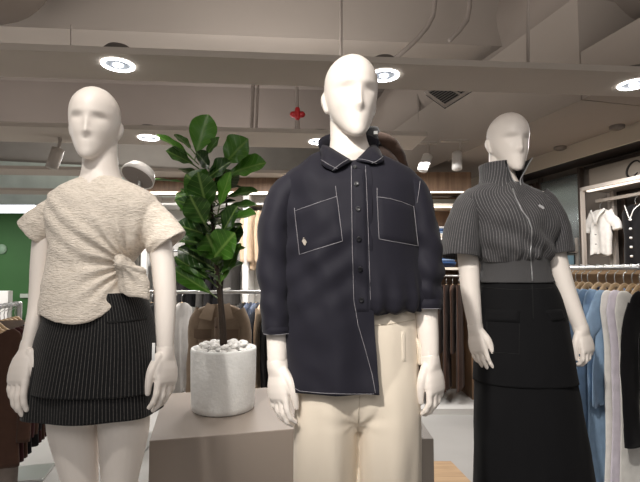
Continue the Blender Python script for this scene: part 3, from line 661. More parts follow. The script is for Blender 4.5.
# ------------------------------------------------------------------ the shop shell
TAUPE = mat('taupe_paint', '887e77', .9, var=.04, vscale=1.5, spec=.2)
TAUPE_L = mat('light_taupe_paint', '9f958c', .9, var=.03, vscale=1.5, spec=.2)
TAUPE_D = mat('dark_taupe_paint', '6b6159', .95, var=.06, vscale=2, spec=.1)
FLOORM = mat('pale_grey_floor', 'a5a3a0', .32, var=.05, vscale=3, spec=.4)
WHITE = mat('white_laminate', 'e4e2de', .5)
OAK = wood_mat('light_oak', 'a08467', 'b79a79', (.6, 6, 6))
OAKV = wood_mat('brown_oak', '6f5540', '84684f', (8, 8, .6))
DBROWN = mat('dark_brown_board', '2b221d', .6)
CHROME = mat('brushed_chrome', 'c9c9c8', .3, metal=.85)
WMETAL = mat('white_metal', 'd6d3cf', .4)
def rbox(name, lo, hi, m, kind='structure', bev=0, parent=None):
    mb = MB(); boxg(mb, lo, hi, RM, bev); o = mb.obj(name, m, parent, smooth=False)
    if kind: o['kind'] = kind
    return o
def wbox(name, lo, hi, m, parent=None, bev=0, kind=None):
    mb = MB(); boxg(mb, lo, hi, None, bev); o = mb.obj(name, m, parent, smooth=False)
    if kind: o['kind'] = kind
    return o
rbox('floor', (-8, -2.5, -.1), (3.6, 9.2, 0), FLOORM)
rbox('ceiling', (-8, -2.5, 3.7), (3.6, 9.2, 3.8), TAUPE)
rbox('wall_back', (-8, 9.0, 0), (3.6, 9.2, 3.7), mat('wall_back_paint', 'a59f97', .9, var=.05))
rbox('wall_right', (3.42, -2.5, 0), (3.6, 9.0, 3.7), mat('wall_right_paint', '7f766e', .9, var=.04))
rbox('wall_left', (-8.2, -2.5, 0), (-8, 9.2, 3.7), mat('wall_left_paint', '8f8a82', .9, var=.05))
a = W(-60, 213, 7.0); b = W(64, 213, 7.0); wbox('wall_side', (a.x, 7.0, 0), (b.x, 7.12, a.z), mat('green_paint', '2f5a2c', .7, var=.05), kind='structure')
t = rbox('trim_1', (-8, 8.9, 2.35), (3.4, 8.99, 3.1), mat('pale_green_glass', 'c4cdc2', .3, var=.1), 'structure')
# wood inlay in the floor
p0 = W(424, 482, 2.6); q = [(424, 462), (451, 462), (478, 490), (424, 490)]
def floor_pt(px, py, z=0):
    d = ray(px, py); s = (z-EYE)/d.z; return Vector((d.x*s, d.y*s, z))
q = [floor_pt(*c) for c in q]; mb = MB(); mb.add([(p.x, p.y, z) for z in (.0, .006) for p in q], [(0, 1, 2, 3), (7, 6, 5, 4)]+[(i, (i+1) % 4, 4+(i+1) % 4, 4+i) for i in range(4)]); o = mb.obj('trim_2', OAK, smooth=False); o['kind'] = 'structure'
# suspended ceiling baffles across the shop
BA = math.radians(4.6); BM = Matrix.Rotation(BA, 4, 'Z')
def baffle(n, Y0, Y1, z, m=mat('baffle_paint', 'b9afa5', .9, var=.02, vscale=1.5, spec=.2), h=.03):
    mb = MB(); boxg(mb, (-6.5, Y0, z), (3.6 if Y0 < 3 else 1.02, Y1, z+h), BM); o = mb.obj(n, m, smooth=False); o['kind'] = 'structure'
baffle('trim_3', 2.06, 2.36, 2.2); baffle('trim_4', 3.19, 3.58, 2.2); baffle('trim_5', 4.55, 4.85, 2.2); baffle('trim_6', 5.8, 6.1, 2.2)
# beams and bulkheads
mb = MB(); boxg(mb, (-6, 3.62, 3.1), (2.4, 4.05, 3.7), BM); o = mb.obj('ceiling_beam', TAUPE_L, smooth=False); o['kind'] = 'structure'
mb = MB(); boxg(mb, (-6, 6.2, 3.0), (2.4, 6.6, 3.7), BM); o = mb.obj('ceiling_beam', TAUPE, smooth=False); o['kind'] = 'structure'
rbox('trim_7', (2.25, 2.35, 2.3), (3.0, 8.9, 2.97), TAUPE_L)
rbox('trim_8', (2.98, 1.2, 2.17), (3.0, 8.9, 2.3), mat('cove_lit_cream', 'c3b8a8', .8))  # the lit look of the cove is put into this paler cream
rbox('trim_9', (3.0, 1.2, 2.22), (3.42, 8.9, 2.97), DBROWN)
rbox('trim_10', (2.25, 1.2, 2.3), (3.0, 2.34, 2.6), TAUPE_L)
rbox('trim_11', (-4.2, 3.0, 2.62), (-2.1, 5.2, 2.75), TAUPE_L)
# ducts, conduits, fittings under the slab
def pipe(name, pts, r, m, label, group=None, cat='pipe', n=14):
    mb = MB(); add_tube(mb, pts, [r]*len(pts), n, 2, True); return tag(mb.obj(name, m), label, cat, group)
pipe('air_duct', [R(-1.42, .9, 3.27), R(-1.42, 2.0, 3.27), R(-1.42, 3.3, 3.27)], .42, TAUPE_D, 'large round taupe air duct in the top left corner of the ceiling', cat='duct', n=28)
mb = MB(); Q = path_tube([R(2.75, 2.0, 3.28), R(2.7, 2.8, 3.32), R(2.55, 4.2, 3.3), R(2.4, 6, 3.3)], [(.42, .3), (.46, .3), (.4, .28), (.36, .25)], 40, 8)
Q = displace(Q, .05*nz(Q, (3, 3, 3), 71)+.02*nz(Q, (9, 9, 9), 72)); mb.add(*closed_tube(Q)); tag(mb.obj('insulated_duct', mat('wrapped_duct', '988d84', .95, bump=.2, bscale=12)), 'big wrapped insulated duct lying above the bulkhead at the upper right', 'duct')
CON = mat('painted_conduit', '8b8179', .7)
def cpipe(pp, r, label):
    pts = [W(*q) for q in pp]; return pipe('ceiling_conduit', pts, r, CON, label, 'thin painted conduits under the ceiling')
cpipe([(341, 0, 3.0), (341, 30, 3.0), (341, 64, 3.0)], .010, 'thin hanging conduit above the head in the middle')
cpipe([(285, -4, 4.2), (283, 20, 4.2), (275, 32, 4.4), (271, 52, 4.6)], .028, 'bent conduit at the top between plant and middle head')
cpipe([(278, -4, 4.2), (276, 20, 4.2), (266, 32, 4.4), (262, 52, 4.6)], .016, 'slimmer bent conduit just left of a thicker one')
cpipe([(435, -4, 3.4), (433, 16, 3.4), (418, 38, 3.4), (396, 58, 3.4)], .018, 'bent conduit slanting down left of the upper right ducts')
cpipe([(470, -4, 3.4), (467, 20, 3.4), (450, 40, 3.4)], .018, 'short bent conduit beside the upper right ducts')
cpipe([(528, -4, 2.3), (528, 40, 2.3), (528, 62, 2.3)], .008, 'thin vertical hanger rod above the right mannequin')
cpipe([(71, 25, 2.5), (71, 46, 2.5)], .004, 'thin wire at the top left above the first ceiling baffle')
cpipe([(200, 113, 7), (300, 113.5, 7), (395, 118, 7)], .02, 'long level conduit far behind the middle mannequin')
cpipe([(253, 82, 5), (252, 112, 5), (251, 145, 5)], .022, 'vertical conduit behind the plant, left of its twin')
cpipe([(258, 82, 5), (257, 112, 5), (256, 140, 5)], .014, 'vertical conduit behind the plant, right of its twin')
cpipe([(418, 90, 5), (419, 110, 5), (421, 138, 5)], .018, 'vertical conduit between the middle and right heads')
sp = thing('sprinkler_drop', 'thin pipe with a red valve hanging left of the middle head', 'pipe', W(297, 110, 4.6))
pts = [Vector((W(297, 82, 4.6).x, 4.6, 3.7)), W(297, 110, 4.6), W(297.5, 132, 4.6)]; mb = MB(); add_tube(mb, pts, [.018, .018, .03], 12, 2); mb.obj('pipe', CON, sp)
c = W(297.5, 114.5, 4.6); mb = MB(); add_tube(mb, [c+Vector((-.045, 0, 0)), c+Vector((.045, 0, 0))], [.032, .032], 14, 2); add_tube(mb, [c+Vector((0, -.02, -.035)), c+Vector((0, -.02, .045))], [.03, .026], 14, 2); v_ = mb.obj('valve', mat('red_paint', 'a3171c', .5), sp); tag(v_, 'red valve')
# air vent hanging at a slant
ve = thing('air_vent', 'slanted dark slotted air vent with a pale frame under the ceiling', 'vent', W(449, 96, 2.75))
cs4 = [W(426, 93.5, 2.75), W(456, 76, 2.85), W(477, 87, 2.72), W(445, 107, 2.62)]
def quad_pt(s, t, off=0):
    a, b, c, d = cs4; p = (a*(1-s)+b*s)*(1-t)+(d*(1-s)+c*s)*t; nn = (b-a).cross(d-a).normalized()
    if nn.y > 0: nn = -nn
    return p+nn*off
mb = MB(); V = [quad_pt(0, 0), quad_pt(1, 0), quad_pt(1, 1), quad_pt(0, 1)]; V += [quad_pt(0, 0, -.012), quad_pt(1, 0, -.012), quad_pt(1, 1, -.012), quad_pt(0, 1, -.012)]
mb.add(V, [(0, 1, 2, 3), (7, 6, 5, 4), (0, 1, 5, 4), (1, 2, 6, 5), (2, 3, 7, 6), (3, 0, 4, 7)]); mb.obj('backing', mat('vent_dark', '1b1c20', .8), ve, smooth=False)
mb = MB()
for i in range(9):
    t = .08+.84*i/8; add_tube(mb, [quad_pt(.04, t, .006), quad_pt(.96, t, .006)], [.0035]*2, 6, 1)
mb.obj('slat', mat('vent_slat', '83807c', .6), ve)
mb = MB(); loop = [quad_pt(0, 0, .006), quad_pt(1, 0, .006), quad_pt(1, 1, .006), quad_pt(0, 1, .006), quad_pt(0, 0, .006)]
for a, b in zip(loop[:-1], loop[1:]): add_tube(mb, [a, b], [.009]*2, 8, 1)
add_tube(mb, [quad_pt(.5, 0, .008), quad_pt(.5, 1, .008)], [.006]*2, 8, 1)
mb.obj('frame', mat('vent_frame', 'b5ada5', .6), ve)
# downlights in the baffles
GLOW = mat('lamp_glow', 'ffffff', .5, emit=9)
def downlight(px, py, Y, r, label):
    z = 2.2; d = ray(px, py); s = (z-EYE)/d.z; c = Vector((d.x*s, d.y*s, z))
    t = thing('downlight', label, 'ceiling light', c, 'downlights in the ceiling baffles')
    def disc(z0, z1, r0, r1, n=32):
        return [(c.x+q*math.cos(a), c.y+q*math.sin(a), zz) for q, zz in ((r0, z0), (r1, z1)) for a in np.linspace(0, 2*PI, n+1)[:-1]]
    mb = MB(); pr = np.array([[(c.x+q*math.cos(a), c.y+q*math.sin(a), z+zz) for a in np.linspace(0, 2*PI, 33)] for q, zz in ((r*.78, -.001), (r*.8, -.006), (r, -.006), (r, -.0005), (r*.78, -.0005))]); addgrid(mb, pr); mb.obj('trim_ring', GLOW, t)
    mb = MB(); pr = np.array([[(c.x+q*math.cos(a), c.y+q*math.sin(a), z+zz) for a in np.linspace(0, 2*PI, 33)] for q, zz in ((r*.8, -.0015), (r*.55, -.0025), (r*.30, -.002), (r*.05, -.0018))]); addgrid(mb, pr); mb.obj('reflector', mat('lamp_lens', 'a8b0bc', .3, emit=.45), t)
    mb = MB(); pr = np.array([[(c.x+q*math.cos(a), c.y+q*math.sin(a), z+zz) for a in np.linspace(0, 2*PI, 25)] for q, zz in ((r*.3, -.0055), (r*.3, -.0035), (r*.02, -.0035))]); addgrid(mb, pr); mb.obj('bulb', GLOW, t)
    mb = MB(); pr = np.array([[(c.x+q*math.cos(a), c.y+q*math.sin(a), z+.031+zz) for a in np.linspace(0, 2*PI, 33)] for q, zz in ((r*.95, 0), (r*.95, .03), (r*.7, .05), (r*.1, .055))]); addgrid(mb, pr); mb.obj('housing', mat('lamp_housing', '5a544f', .6), t)
    return c
DL = [downlight(118, 64.5, 2.3, .073, 'glowing round downlight above the left mannequin, nearest baffle'), downlight(384, 75, 2.3, .073, 'glowing round downlight beside the middle mannequin head, nearest baffle'),
      downlight(634, 84, 2.3, .073, 'glowing round downlight cut by the right edge, nearest baffle'), downlight(148.5, 137.5, 3.4, .073, 'small glowing downlight left of the plant, second baffle'), downlight(319, 141.5, 3.4, .073, 'small glowing downlight just left of the middle neck, second baffle')]
# unlit recessed lamps in the bulkhead
for px, py, lb in ((617, 126, 'dull recessed spot in the bulkhead at the far right'), (560, 147, 'dull recessed spot in the bulkhead right of the right head')):
    d = ray(px, py); s = (2.298-EYE)/d.z; c = Vector((d.x*s, d.y*s, 2.298)); mb = MB()
    pr = np.array([[(c.x+q*math.cos(a), c.y+q*math.sin(a), 2.3+zz) for a in np.linspace(0, 2*PI, 25)] for q, zz in ((.05, 0), (.05, -.02), (.03, -.03), (.002, -.02))]); addgrid(mb, pr); tag(mb.obj('recessed_spot', mat('dull_lamp', '7a726b', .6)), lb, 'ceiling light', 'unlit recessed spots')
# track spotlights
def track_spot(px, py, Y, ax, label, L=.15, r=.042):
    c = W(px, py, Y); t = thing('track_spotlight', label, 'spotlight', c); ax = Vector(ax).normalized()
    mb = MB(); add_tube(mb, [c-ax*L/2, c, c+ax*L/2], [r, r, r], 20, 2, False); mb.f.append(tuple(range(0, 0))) if False else None; mb.obj('lamp_head', WMETAL if px > 200 else mat('grey_metal', 'a89f96', .55), t)
    mb = MB(); add_tube(mb, [c+Vector((.0, 0, .02)), c+Vector((.03, 0, .1)), c+Vector((.03, 0, .17))], [.012]*3, 10, 2); mb.obj('arm', MATS.get('grey_metal', CON), t)
    mb = MB(); boxg(mb, (c.x-.14, c.y-.02, c.z+.165), (c.x+.1, c.y+.02, c.z+.185)); mb.obj('track', MATS.get('grey_metal', CON), t, smooth=False)
track_spot(55, 158.5, 3.3, (-.25, -.1, -1), 'grey cylindrical track spotlight beside the left mannequin shoulder')
track_spot(425, 163, 3.9, (-.35, -.3, -.8), 'pale tilted track spotlight right of the middle mannequin neck')
track_spot(457, 161, 3.9, (-.1, -.3, -.9), 'pale track spotlight left of the right mannequin collar')

# ------------------------------------------------------------------ plinth, pot and plant
PLM = mat('taupe_laminate', '8d8279', .45, var=.02, vscale=2)
c0 = W(149.5, 436, 1.82); c0.z = .6
u0 = c0.x*ca+c0.y*sa; v0 = -c0.x*sa+c0.y*ca
pl = rbox('display_plinth', (u0, v0, 0), (u0+.85, v0+.70, .6), PLM, None, .003); tag(pl, 'low taupe display plinth carrying the white plant pot', 'plinth')
pl2 = wbox('display_cube', (.2, 1.70, 0), (.405, 1.93, .65), mat('grey_taupe_laminate', '8f8780', .5), None, .003); tag(pl2, 'narrow grey display block behind the cream trousers', 'plinth')
PC = Vector((W(224.5, 300, 2.24).x, 2.24, .6)); PR_ = .153; PH = .285
pot = thing('potted_fig', 'fiddle leaf fig growing in a rough white cylinder pot on the plinth', 'plant', PC)
mb = MB(); prof = [(.02, 0.001), (.135, .001), (.143, .006), (.147, .03), (PR_-.002, .15), (PR_, PH-.01), (PR_-.002, PH), (PR_-.012, PH), (PR_-.014, PH-.03), (PR_-.02, PH-.05), (.02, PH-.05)]
pr = np.array([[(PC.x+r*math.cos(a), PC.y+r*math.sin(a), PC.z+z) for a in np.linspace(0, 2*PI, 65)] for r, z in prof]); mb.add(*closed_tube(pr)); mb.obj('pot', mat('rough_white_ceramic', 'e6e6e4', .75, bump=.35, bscale=45, var=.03, vscale=20), pot)
BARK = mat('dark_bark', '2f241b', .9, bump=.4, bscale=80)
mb = MB(); add_tube(mb, [PC+Vector((-.005, 0, PH-.06)), W(222, 330, 2.24), W(220, 300, 2.23), W(217, 270, 2.22), W(214, 235, 2.22), W(210, 200, 2.22), W(205, 165, 2.22)], [.014, .012, .0115, .011, .010, .008, .005], 14, 4)
add_tube(mb, [PC+Vector((.012, .01, PH-.06)), W(224, 320, 2.25), W(221.5, 290, 2.26), W(226, 260, 2.26), W(227, 215, 2.25), W(224, 170, 2.23)], [.008, .0075, .007, .006, .005, .004], 12, 4); mb.obj('trunk', BARK, pot)
LEAF = mat('fig_leaf', '2c6218', .35, spec=.5)
def leaf_nodes(m):
    nt = m.node_tree; N = nt.nodes; L = nt.links; b = N['Principled BSDF']; uv = N.new('ShaderNodeUVMap'); s = N.new('ShaderNodeSeparateXYZ'); L.new(uv.outputs[0], s.inputs[0])
    ab = N.new('ShaderNodeMath'); ab.operation = 'ABSOLUTE'; L.new(s.outputs[0], ab.inputs[0])
    m1 = N.new('ShaderNodeMath'); m1.operation = 'MULTIPLY_ADD'; m1.inputs[1].default_value = -.28; L.new(ab.outputs[0], m1.inputs[0]); 
    fr = N.new('ShaderNodeMath'); fr.operation = 'FRACT'; fl = N.new('ShaderNodeMath'); fl.operation = 'FRACT'; L.new(s.outputs[1], fl.inputs[0]); L.new(fl.outputs[0], m1.inputs[2])
    k = N.new('ShaderNodeMath'); k.operation = 'MULTIPLY'; k.inputs[1].default_value = 7; L.new(m1.outputs[0], k.inputs[0]); L.new(k.outputs[0], fr.inputs[0])
    r = N.new('ShaderNodeValToRGB'); r.color_ramp.elements[0].position = .0; r.color_ramp.elements[0].color = (1, 1, 1, 1); r.color_ramp.elements[1].position = .10; r.color_ramp.elements[1].color = (0, 0, 0, 1); L.new(fr.outputs[0], r.inputs[0])
    r2 = N.new('ShaderNodeValToRGB'); r2.color_ramp.elements[0].position = .03; r2.color_ramp.elements[0].color = (1, 1, 1, 1); r2.color_ramp.elements[1].position = .1; r2.color_ramp.elements[1].color = (0, 0, 0, 1); L.new(ab.outputs[0], r2.inputs[0])
    mxx = N.new('ShaderNodeMath'); mxx.operation = 'MAXIMUM'; L.new(r.outputs[0], mxx.inputs[0]); L.new(r2.outputs[0], mxx.inputs[1])
    hue = N.new('ShaderNodeMath'); hue.operation = 'FLOOR'; L.new(s.outputs[1], hue.inputs[0])
    mr = N.new('ShaderNodeMapRange'); mr.inputs[2].default_value = 10; L.new(hue.outputs[0], mr.inputs[0]); mr.inputs[1].default_value = 0
    cr = N.new('ShaderNodeValToRGB'); cr.color_ramp.elements[0].color = lin('0d280b'); cr.color_ramp.elements[1].color = lin('4f8524'); L.new(mr.outputs[0], cr.inputs[0])
    mf = N.new('ShaderNodeMath'); mf.operation = 'MULTIPLY'; mf.inputs[1].default_value = .28; L.new(mxx.outputs[0], mf.inputs[0])
    mx = N.new('ShaderNodeMix'); mx.data_type = 'RGBA'; L.new(mf.outputs[0], mx.inputs['Factor']); L.new(cr.outputs[0], mx.inputs['A']); mx.inputs['B'].default_value = lin('9db567'); L.new(mx.outputs['Result'], b.inputs['Base Color'])
    n = N.new('ShaderNodeBump'); n.inputs['Strength'].default_value = .25; n.inputs['Distance'].default_value = .004; L.new(mxx.outputs[0], n.inputs['Height']); L.new(n.outputs[0], b.inputs['Normal'])
    b.inputs['Subsurface Weight'].default_value = 0
leaf_nodes(LEAF)
lmb = MB()
def leaf(base, tip, width, nrm, shade, bend=.12, seed=0):
    """obovate leaf; shade 0 dark .. 10 light"""
    base, tip = Vector(base), Vector(tip); d = tip-base; L = d.length; d.normalize(); nrm = Vector(nrm); nrm = (nrm-d*nrm.dot(d)).normalized(); s = d.cross(nrm)
    nl, nw = 22, 9; V = []; UV = []
    for i in range(nl):
        t = i/(nl-1); w = width*(.10 if t < .06 else 0)+width*max(0, math.sin(PI*min(1, max(0, (t-.04)/.96))**1.25))**.75*(.72+.35*t) if t > .05 else .003
        if t > .985: w = width*.03
        w = max(.002, w)
        for j in range(nw):
            q = j/(nw-1)*2-1
            wave = .07*width*math.sin(t*17+seed+q)*abs(q)
            p = base+d*L*t+s*w*q+nrm*(abs(q)**1.3*w*.28-bend*L*(t*t)+.0+wave)
            V.append(p); UV.append((q*w/width, min(.999, max(0, t))*.98+.01+int(shade)))
    lmb.add(V, grid_faces(nl, nw), UV)
    add_tube(lmb, [base-d*.03-nrm*.004, base, base+d*.02], [.003, .003, .002], 6, 1)
def lp(bx, by, bY, tx, ty, tY, w, n, sh, bend=.1): leaf(W(bx, by, bY), W(tx, ty, tY), w*1.5/F*2.2/2, n, sh, bend, bx)
Y_ = 2.22
for q in [(196, 155, Y_, 208, 114, Y_-.02, 20, (.25, -1, .1), 9, .03), (194, 160, Y_, 156, 131, Y_-.03, 13, (.2, -.45, .9), 5, .08), (194, 165, Y_, 167, 149, Y_-.08, 15, (0, -.8, .6), 2, .1), (192, 150, Y_, 175, 133, Y_+.05, 9, (.5, -.6, .5), 3, .05),
          (205, 157, Y_, 219, 137, Y_-.03, 11, (-.6, -.8, .2), 4, .03), (223, 166, Y_, 247, 138, Y_-.05, 25, (-.2, -1, .35), 6, .08), (227, 175, Y_, 264, 160, Y_-.06, 22, (-.1, -.9, .6), 6, .1), (190, 183, Y_-.05, 149, 179, Y_-.22, 10, (.1, -.12, 1), 8, .02),
          (214, 200, Y_-.03, 186, 174, Y_-.10, 24, (.3, -1, .3), 3, .05), (206, 180, Y_-.05, 228, 160, Y_-.12, 17, (-.3, -1, .5), 1, .12), (219, 208, Y_-.06, 230, 172, Y_-.14, 13, (-.5, -1, .1), 7, .02), (214, 214, Y_-.02, 176, 197, Y_-.1, 14, (.3, -.7, .8), 1, .1),
          (216, 222, Y_, 176, 192, Y_+.02, 18, (.4, -1, .3), 6, .05), (226, 198, Y_, 257, 188, Y_+.02, 14, (-.2, -.7, .8), 3, .1), (224, 208, Y_, 256, 203, Y_-.03, 13, (-.1, -.6, .9), 2, .08), (222, 222, Y_-.03, 254, 211, Y_-.12, 16, (-.1, -.6, .9), 4, .1),
          (212, 190, Y_+.05, 238, 172, Y_+.08, 20, (-.3, -1, .3), 2, .1), (208, 214, Y_-.06, 198, 172, Y_-.15, 20, (.2, -1, -.05), 2, .0), (214, 238, Y_-.02, 176, 222, Y_-.1, 20, (.2, -.8, .8), 1, .1), (216, 246, Y_, 174, 236, Y_-.05, 16, (.1, -.6, .9), 3, .1),
          (214, 258, Y_-.04, 232, 234, Y_-.14, 24, (0, -1, .25), 4, .1), (219, 262, Y_, 207, 234, Y_-.10, 22, (.15, -1, .2), 3, .05), (219, 286, Y_, 240, 243, Y_-.05, 13, (-.7, -.8, .15), 4, .03), (213, 283, Y_-.02, 175, 254, Y_-.06, 15, (.2, -.7, .8), 2, .1),
          (212, 294, Y_-.04, 172, 268, Y_-.10, 16, (.35, -.9, .6), 4, .03), (216, 270, Y_, 178, 246, Y_+.03, 18, (.3, -1, .4), 1, .08), (222, 252, Y_+.03, 240, 224, Y_+.04, 18, (-.3, -1, .3), 2, .05), (208, 196, Y_+.04, 178, 208, Y_+.05, 16, (.2, -.8, .7), 2, .1),
          (221, 236, Y_-.05, 236, 206, Y_-.16, 15, (-.4, -1, .2), 1, .05), (206, 226, Y_-.08, 190, 196, Y_-.17, 19, (.1, -1, .1), 2, .05), (210, 170, Y_, 198, 152, Y_-.1, 14, (0, -.9, .5), 1, .1), (216, 262, Y_+.05, 187, 226, Y_+.06, 20, (.3, -1, .3), 5, .05)]:
    lp(*q)
for i in range(34):
    t = i/33; a = i*2.4+.6; el = .35+.5*((i*7) % 5)/5; bb = W(206+13*t, 178+104*t, Y_); L_ = .13+.03*((i*3) % 4)/3
    dv = Vector((math.cos(a)*math.cos(el), math.sin(a)*math.cos(el)*.8, math.sin(el)))
    leaf(bb, bb+dv*L_, .038, Vector((0, 0, 1))*1.0-dv*.6+Vector((0, -.5, 0)), (i*3) % 5, .15, i)
lmb.obj('foliage', LEAF, pot)
PEB = mat('white_pebble', 'efedea', .6, bump=.1, bscale=60, var=.05, vscale=9)
def pebble_mesh(seed):
    bm = bmesh.new(); bmesh.ops.create_icosphere(bm, subdivisions=2, radius=1)
    for v in bm.verts: v.co *= 1+.18*noise.noise(v.co*1.4+Vector((seed*5, 0, 0)))
    me = bpy.data.meshes.new('pebble'); bm.to_mesh(me); bm.free(); me.polygons.foreach_set('use_smooth', [True]*len(me.polygons)); me.materials.append(PEB); return me
pm = [pebble_mesh(i) for i in range(4)]; k = 0
mb = MB(); pr = np.array([[(PC.x+r*math.cos(a), PC.y+r*math.sin(a), PC.z+PH-.022+z) for a in np.linspace(0, 2*PI, 33)] for r, z in ((PR_-.017, 0), (.05, .004), (.02, .004))]); addgrid(mb, pr); mb.obj('soil', mat('dark_soil', '3a322b', .95), pot)
for ringr, n, z in ((.111, 14, -.008), (.076, 9, -.006), (.046, 5, -.004), (.097, 12, .012), (.055, 6, .013)):
    for i in range(n):
        a = 2*PI*i/n+random.uniform(-.03, .03)+ringr*40; r = ringr+random.uniform(-.002, .002); o = bpy.data.objects.new('pebble', pm[k % 4]); COL.objects.link(o); k += 1
        s = random.uniform(.016, .0195); o.scale = (s*random.uniform(.95, 1.25), s, s*.6); o.location = (PC.x+r*math.cos(a), PC.y+r*math.sin(a), PC.z+PH+z+.003); o.rotation_euler = (random.uniform(-.3, .3), random.uniform(-.3, .3), random.uniform(0, 6))
        tag(o, 'one of the small white pebbles covering the soil in the plant pot', 'pebble', 'white pebbles in the plant pot')
# ------------------------------------------------------------------ hanging clothes
HW = wood_mat('hanger_wood', 'b59a78', 'c4aa88', (3, 3, 3))
HOOK = mat('hook_wire', 'b9b9b8', .3, metal=.8)
def garment(w, L, th, seed, slope=.06, flare=1.0, neck=.065, sleeve=None, sl=.5, waist=1.0, sw=.055, fold=1.0, skew=0, dip=0):
    """a hung garment: x across, y through, shoulders at z=0; returns a mesh builder"""
    mb = MB(); nz_, nu = 46, 73; A = np.linspace(-PI, PI, nu)
    zs = [-.0, .35*slope, .75*slope, slope, slope+.04, slope+.14, .45*L, .75*L, L]
    zs = list(np.maximum.accumulate(np.array(zs)+np.arange(9)*1e-4)); zs[6] = max(zs[6], zs[5]+.02); zs[7] = max(zs[7], zs[6]+.02)
    ws = [neck*.8, neck+.45*(w-neck), neck+.85*(w-neck), w, w*.98, w*.92, w*waist*.92, w*(.4*waist+.6*flare)*.95, w*flare]
    ts = [max(.03, th*.6), max(.032, th*.7), max(.032, th*.7), max(.03, th*.75), th*.85, th, th, th*1.05, th*1.1]
    z = np.concatenate([np.linspace(0, slope, 12), np.linspace(slope, L, nz_-11)[1:]]); q = hermite(zs, np.array([ws, ts]).T, z)
    P = np.zeros((len(z), nu, 3)); s = spow(np.sin(A), .8); c = spow(np.cos(A), .8)
    for i, zz in enumerate(z):
        P[i, :, 0] = q[i, 0]*s+skew*zz; P[i, :, 1] = -q[i, 1]/2*c; P[i, :, 2] = -zz
    if dip: P[:, :, 2] -= dip*np.clip(1-z/(slope+.1), 0, 1)[:, None]*np.clip(1-(P[:, :, 0]/(neck*1.0))**2, 0, 1)
    amp = np.clip(z/L, 0, 1)[:, None]*fold
    ph = 1.7
    P[:, :, 1] += amp*(.014*np.sin(P[:, :, 0]*38+ph+.8*np.sin(ph+z[:, None]*5))+.006*np.sin(P[:, :, 0]*75+2*ph))
    P = displace(P, .003*fold*nz(P, (14, 14, 4), seed)); P[-1, :, 2] += .012*np.sin(A*3+ph)*fold; P = hem_turn(P, .002, .04); addgrid(mb, P, (A*w*.6, None))
    if sleeve:
        for sd in (-1, 1):
            x0 = sd*(w-.015); pts = [(x0-sd*.03, 0, -slope*.85), (x0+sd*.004, 0, -slope-.05)]
            if sleeve == 'long': pts += [(x0+sd*.022, .005, -slope-.22), (x0+sd*.03, .0, -slope-sl*.75), (x0+sd*.03, -.005, -slope-sl)]
            else: pts += [(x0+sd*.05, 0, -slope-sl*.6), (x0+sd*.065, 0, -slope-sl)]
            n = len(pts); Q = path_tube(pts, [(sw*(1-.28*i/(n-1)), th*.42) for i in range(n)], 28, 6, cap=False, up=(0, 1, 0)); Q = displace(Q, .006*nz(Q, (20, 20, 12), seed+sd)); addgrid(mb, hem_turn(Q, .003, .03), (np.linspace(0, .3, 29), None))
    return mb
def pants(w, L, th, seed, fold=1.0):
    mb = MB(); nu = 49; A = np.linspace(-PI, PI, nu); z = np.linspace(0, L, 40); P = np.zeros((40, nu, 3)); s = spow(np.sin(A), .7); c = spow(np.cos(A), .8)
    for i, zz in enumerate(z):
        t = zz/L; ww = w*(.86+.18*min(1, t*3)-.10*t); P[i, :, 0] = ww*s; P[i, :, 1] = -th/2*(.8+.2*min(1, t*5))*c; P[i, :, 2] = -zz
    ph = 2.1; t = (z/L)[:, None]
    P[:, :, 1] += t*(.012*np.sin(P[:, :, 0]*55+ph)); P[:, :, 0] += t*.015*np.sin(ph+t*3)
    P = displace(P, .003*nz(P, (14, 14, 4), seed)); P[-1, :, 2] += .02*np.sin(A+ph); addgrid(mb, hem_turn(P, .002, .04)); return mb
def hanger_mesh(w, slope, tip):
    mb = MB(); pts = [(-w+tip, 0, -slope*(1-tip/w)*1.3-.008), (-(w-tip)*.66, 0, -slope*(1-tip/w)*.86-.004), (-w*.3, 0, -slope*.44-.006), (0, 0, -.006), (w*.3, 0, -slope*.44-.006), ((w-tip)*.66, 0, -slope*(1-tip/w)*.86-.004), (w-tip, 0, -slope*(1-tip/w)*1.3-.008)]
    add_tube(mb, pts, [(.0105, .006)]*3+[(.012, .007)]+[(.0105, .006)]*3, 12, 4, up=(0, 1, 0)); m1 = mb.mesh('hanger_bar', HW)
    mb = MB(); pts = [(0, 0, -.001), (0, 0, .05)]+[(.021*math.sin(a)+.0, 0, .072-.021*math.cos(a)) for a in np.linspace(.1, 4.2, 9)]; add_tube(mb, pts, [.0022]*len(pts), 7, 2); m2 = mb.mesh('hanger_hook', HOOK); return m1, m2
HM = {}
HOOKTOP = .093
def hang(mesh, pos, rz, w, slope, name, label, cat, group, hlabel, hgroup, tip=.092):
    """pos = the place on the rail the hook hangs from"""
    base = Vector(pos)-Vector((0, 0, HOOKTOP))
    g = bpy.data.objects.new(name, mesh); COL.objects.link(g); g.location = base; g.rotation_euler = (0, 0, rz); tag(g, label, cat, group)
    key = (round(w, 3), round(slope, 3), tip)
    if key not in HM: HM[key] = hanger_mesh(*key)
    h = bpy.data.objects.new('clothes_hanger', HM[key][0]); COL.objects.link(h); h.location = base; h.rotation_euler = (0, 0, rz); tag(h, hlabel, 'hanger', hgroup)
    k = bpy.data.objects.new('hook', HM[key][1]); COL.objects.link(k); k.parent = h
    return g
ORD = ['first', 'second', 'third', 'fourth', 'fifth', 'sixth', 'seventh', 'eighth', 'ninth', 'tenth', 'eleventh', 'twelfth', 'thirteenth']
def cloth(name, c, var=.08): return mat('cloth_'+name, c, .9, var=var, vscale=25, bump=.05, bscale=250, sheen=.1, spec=.15)
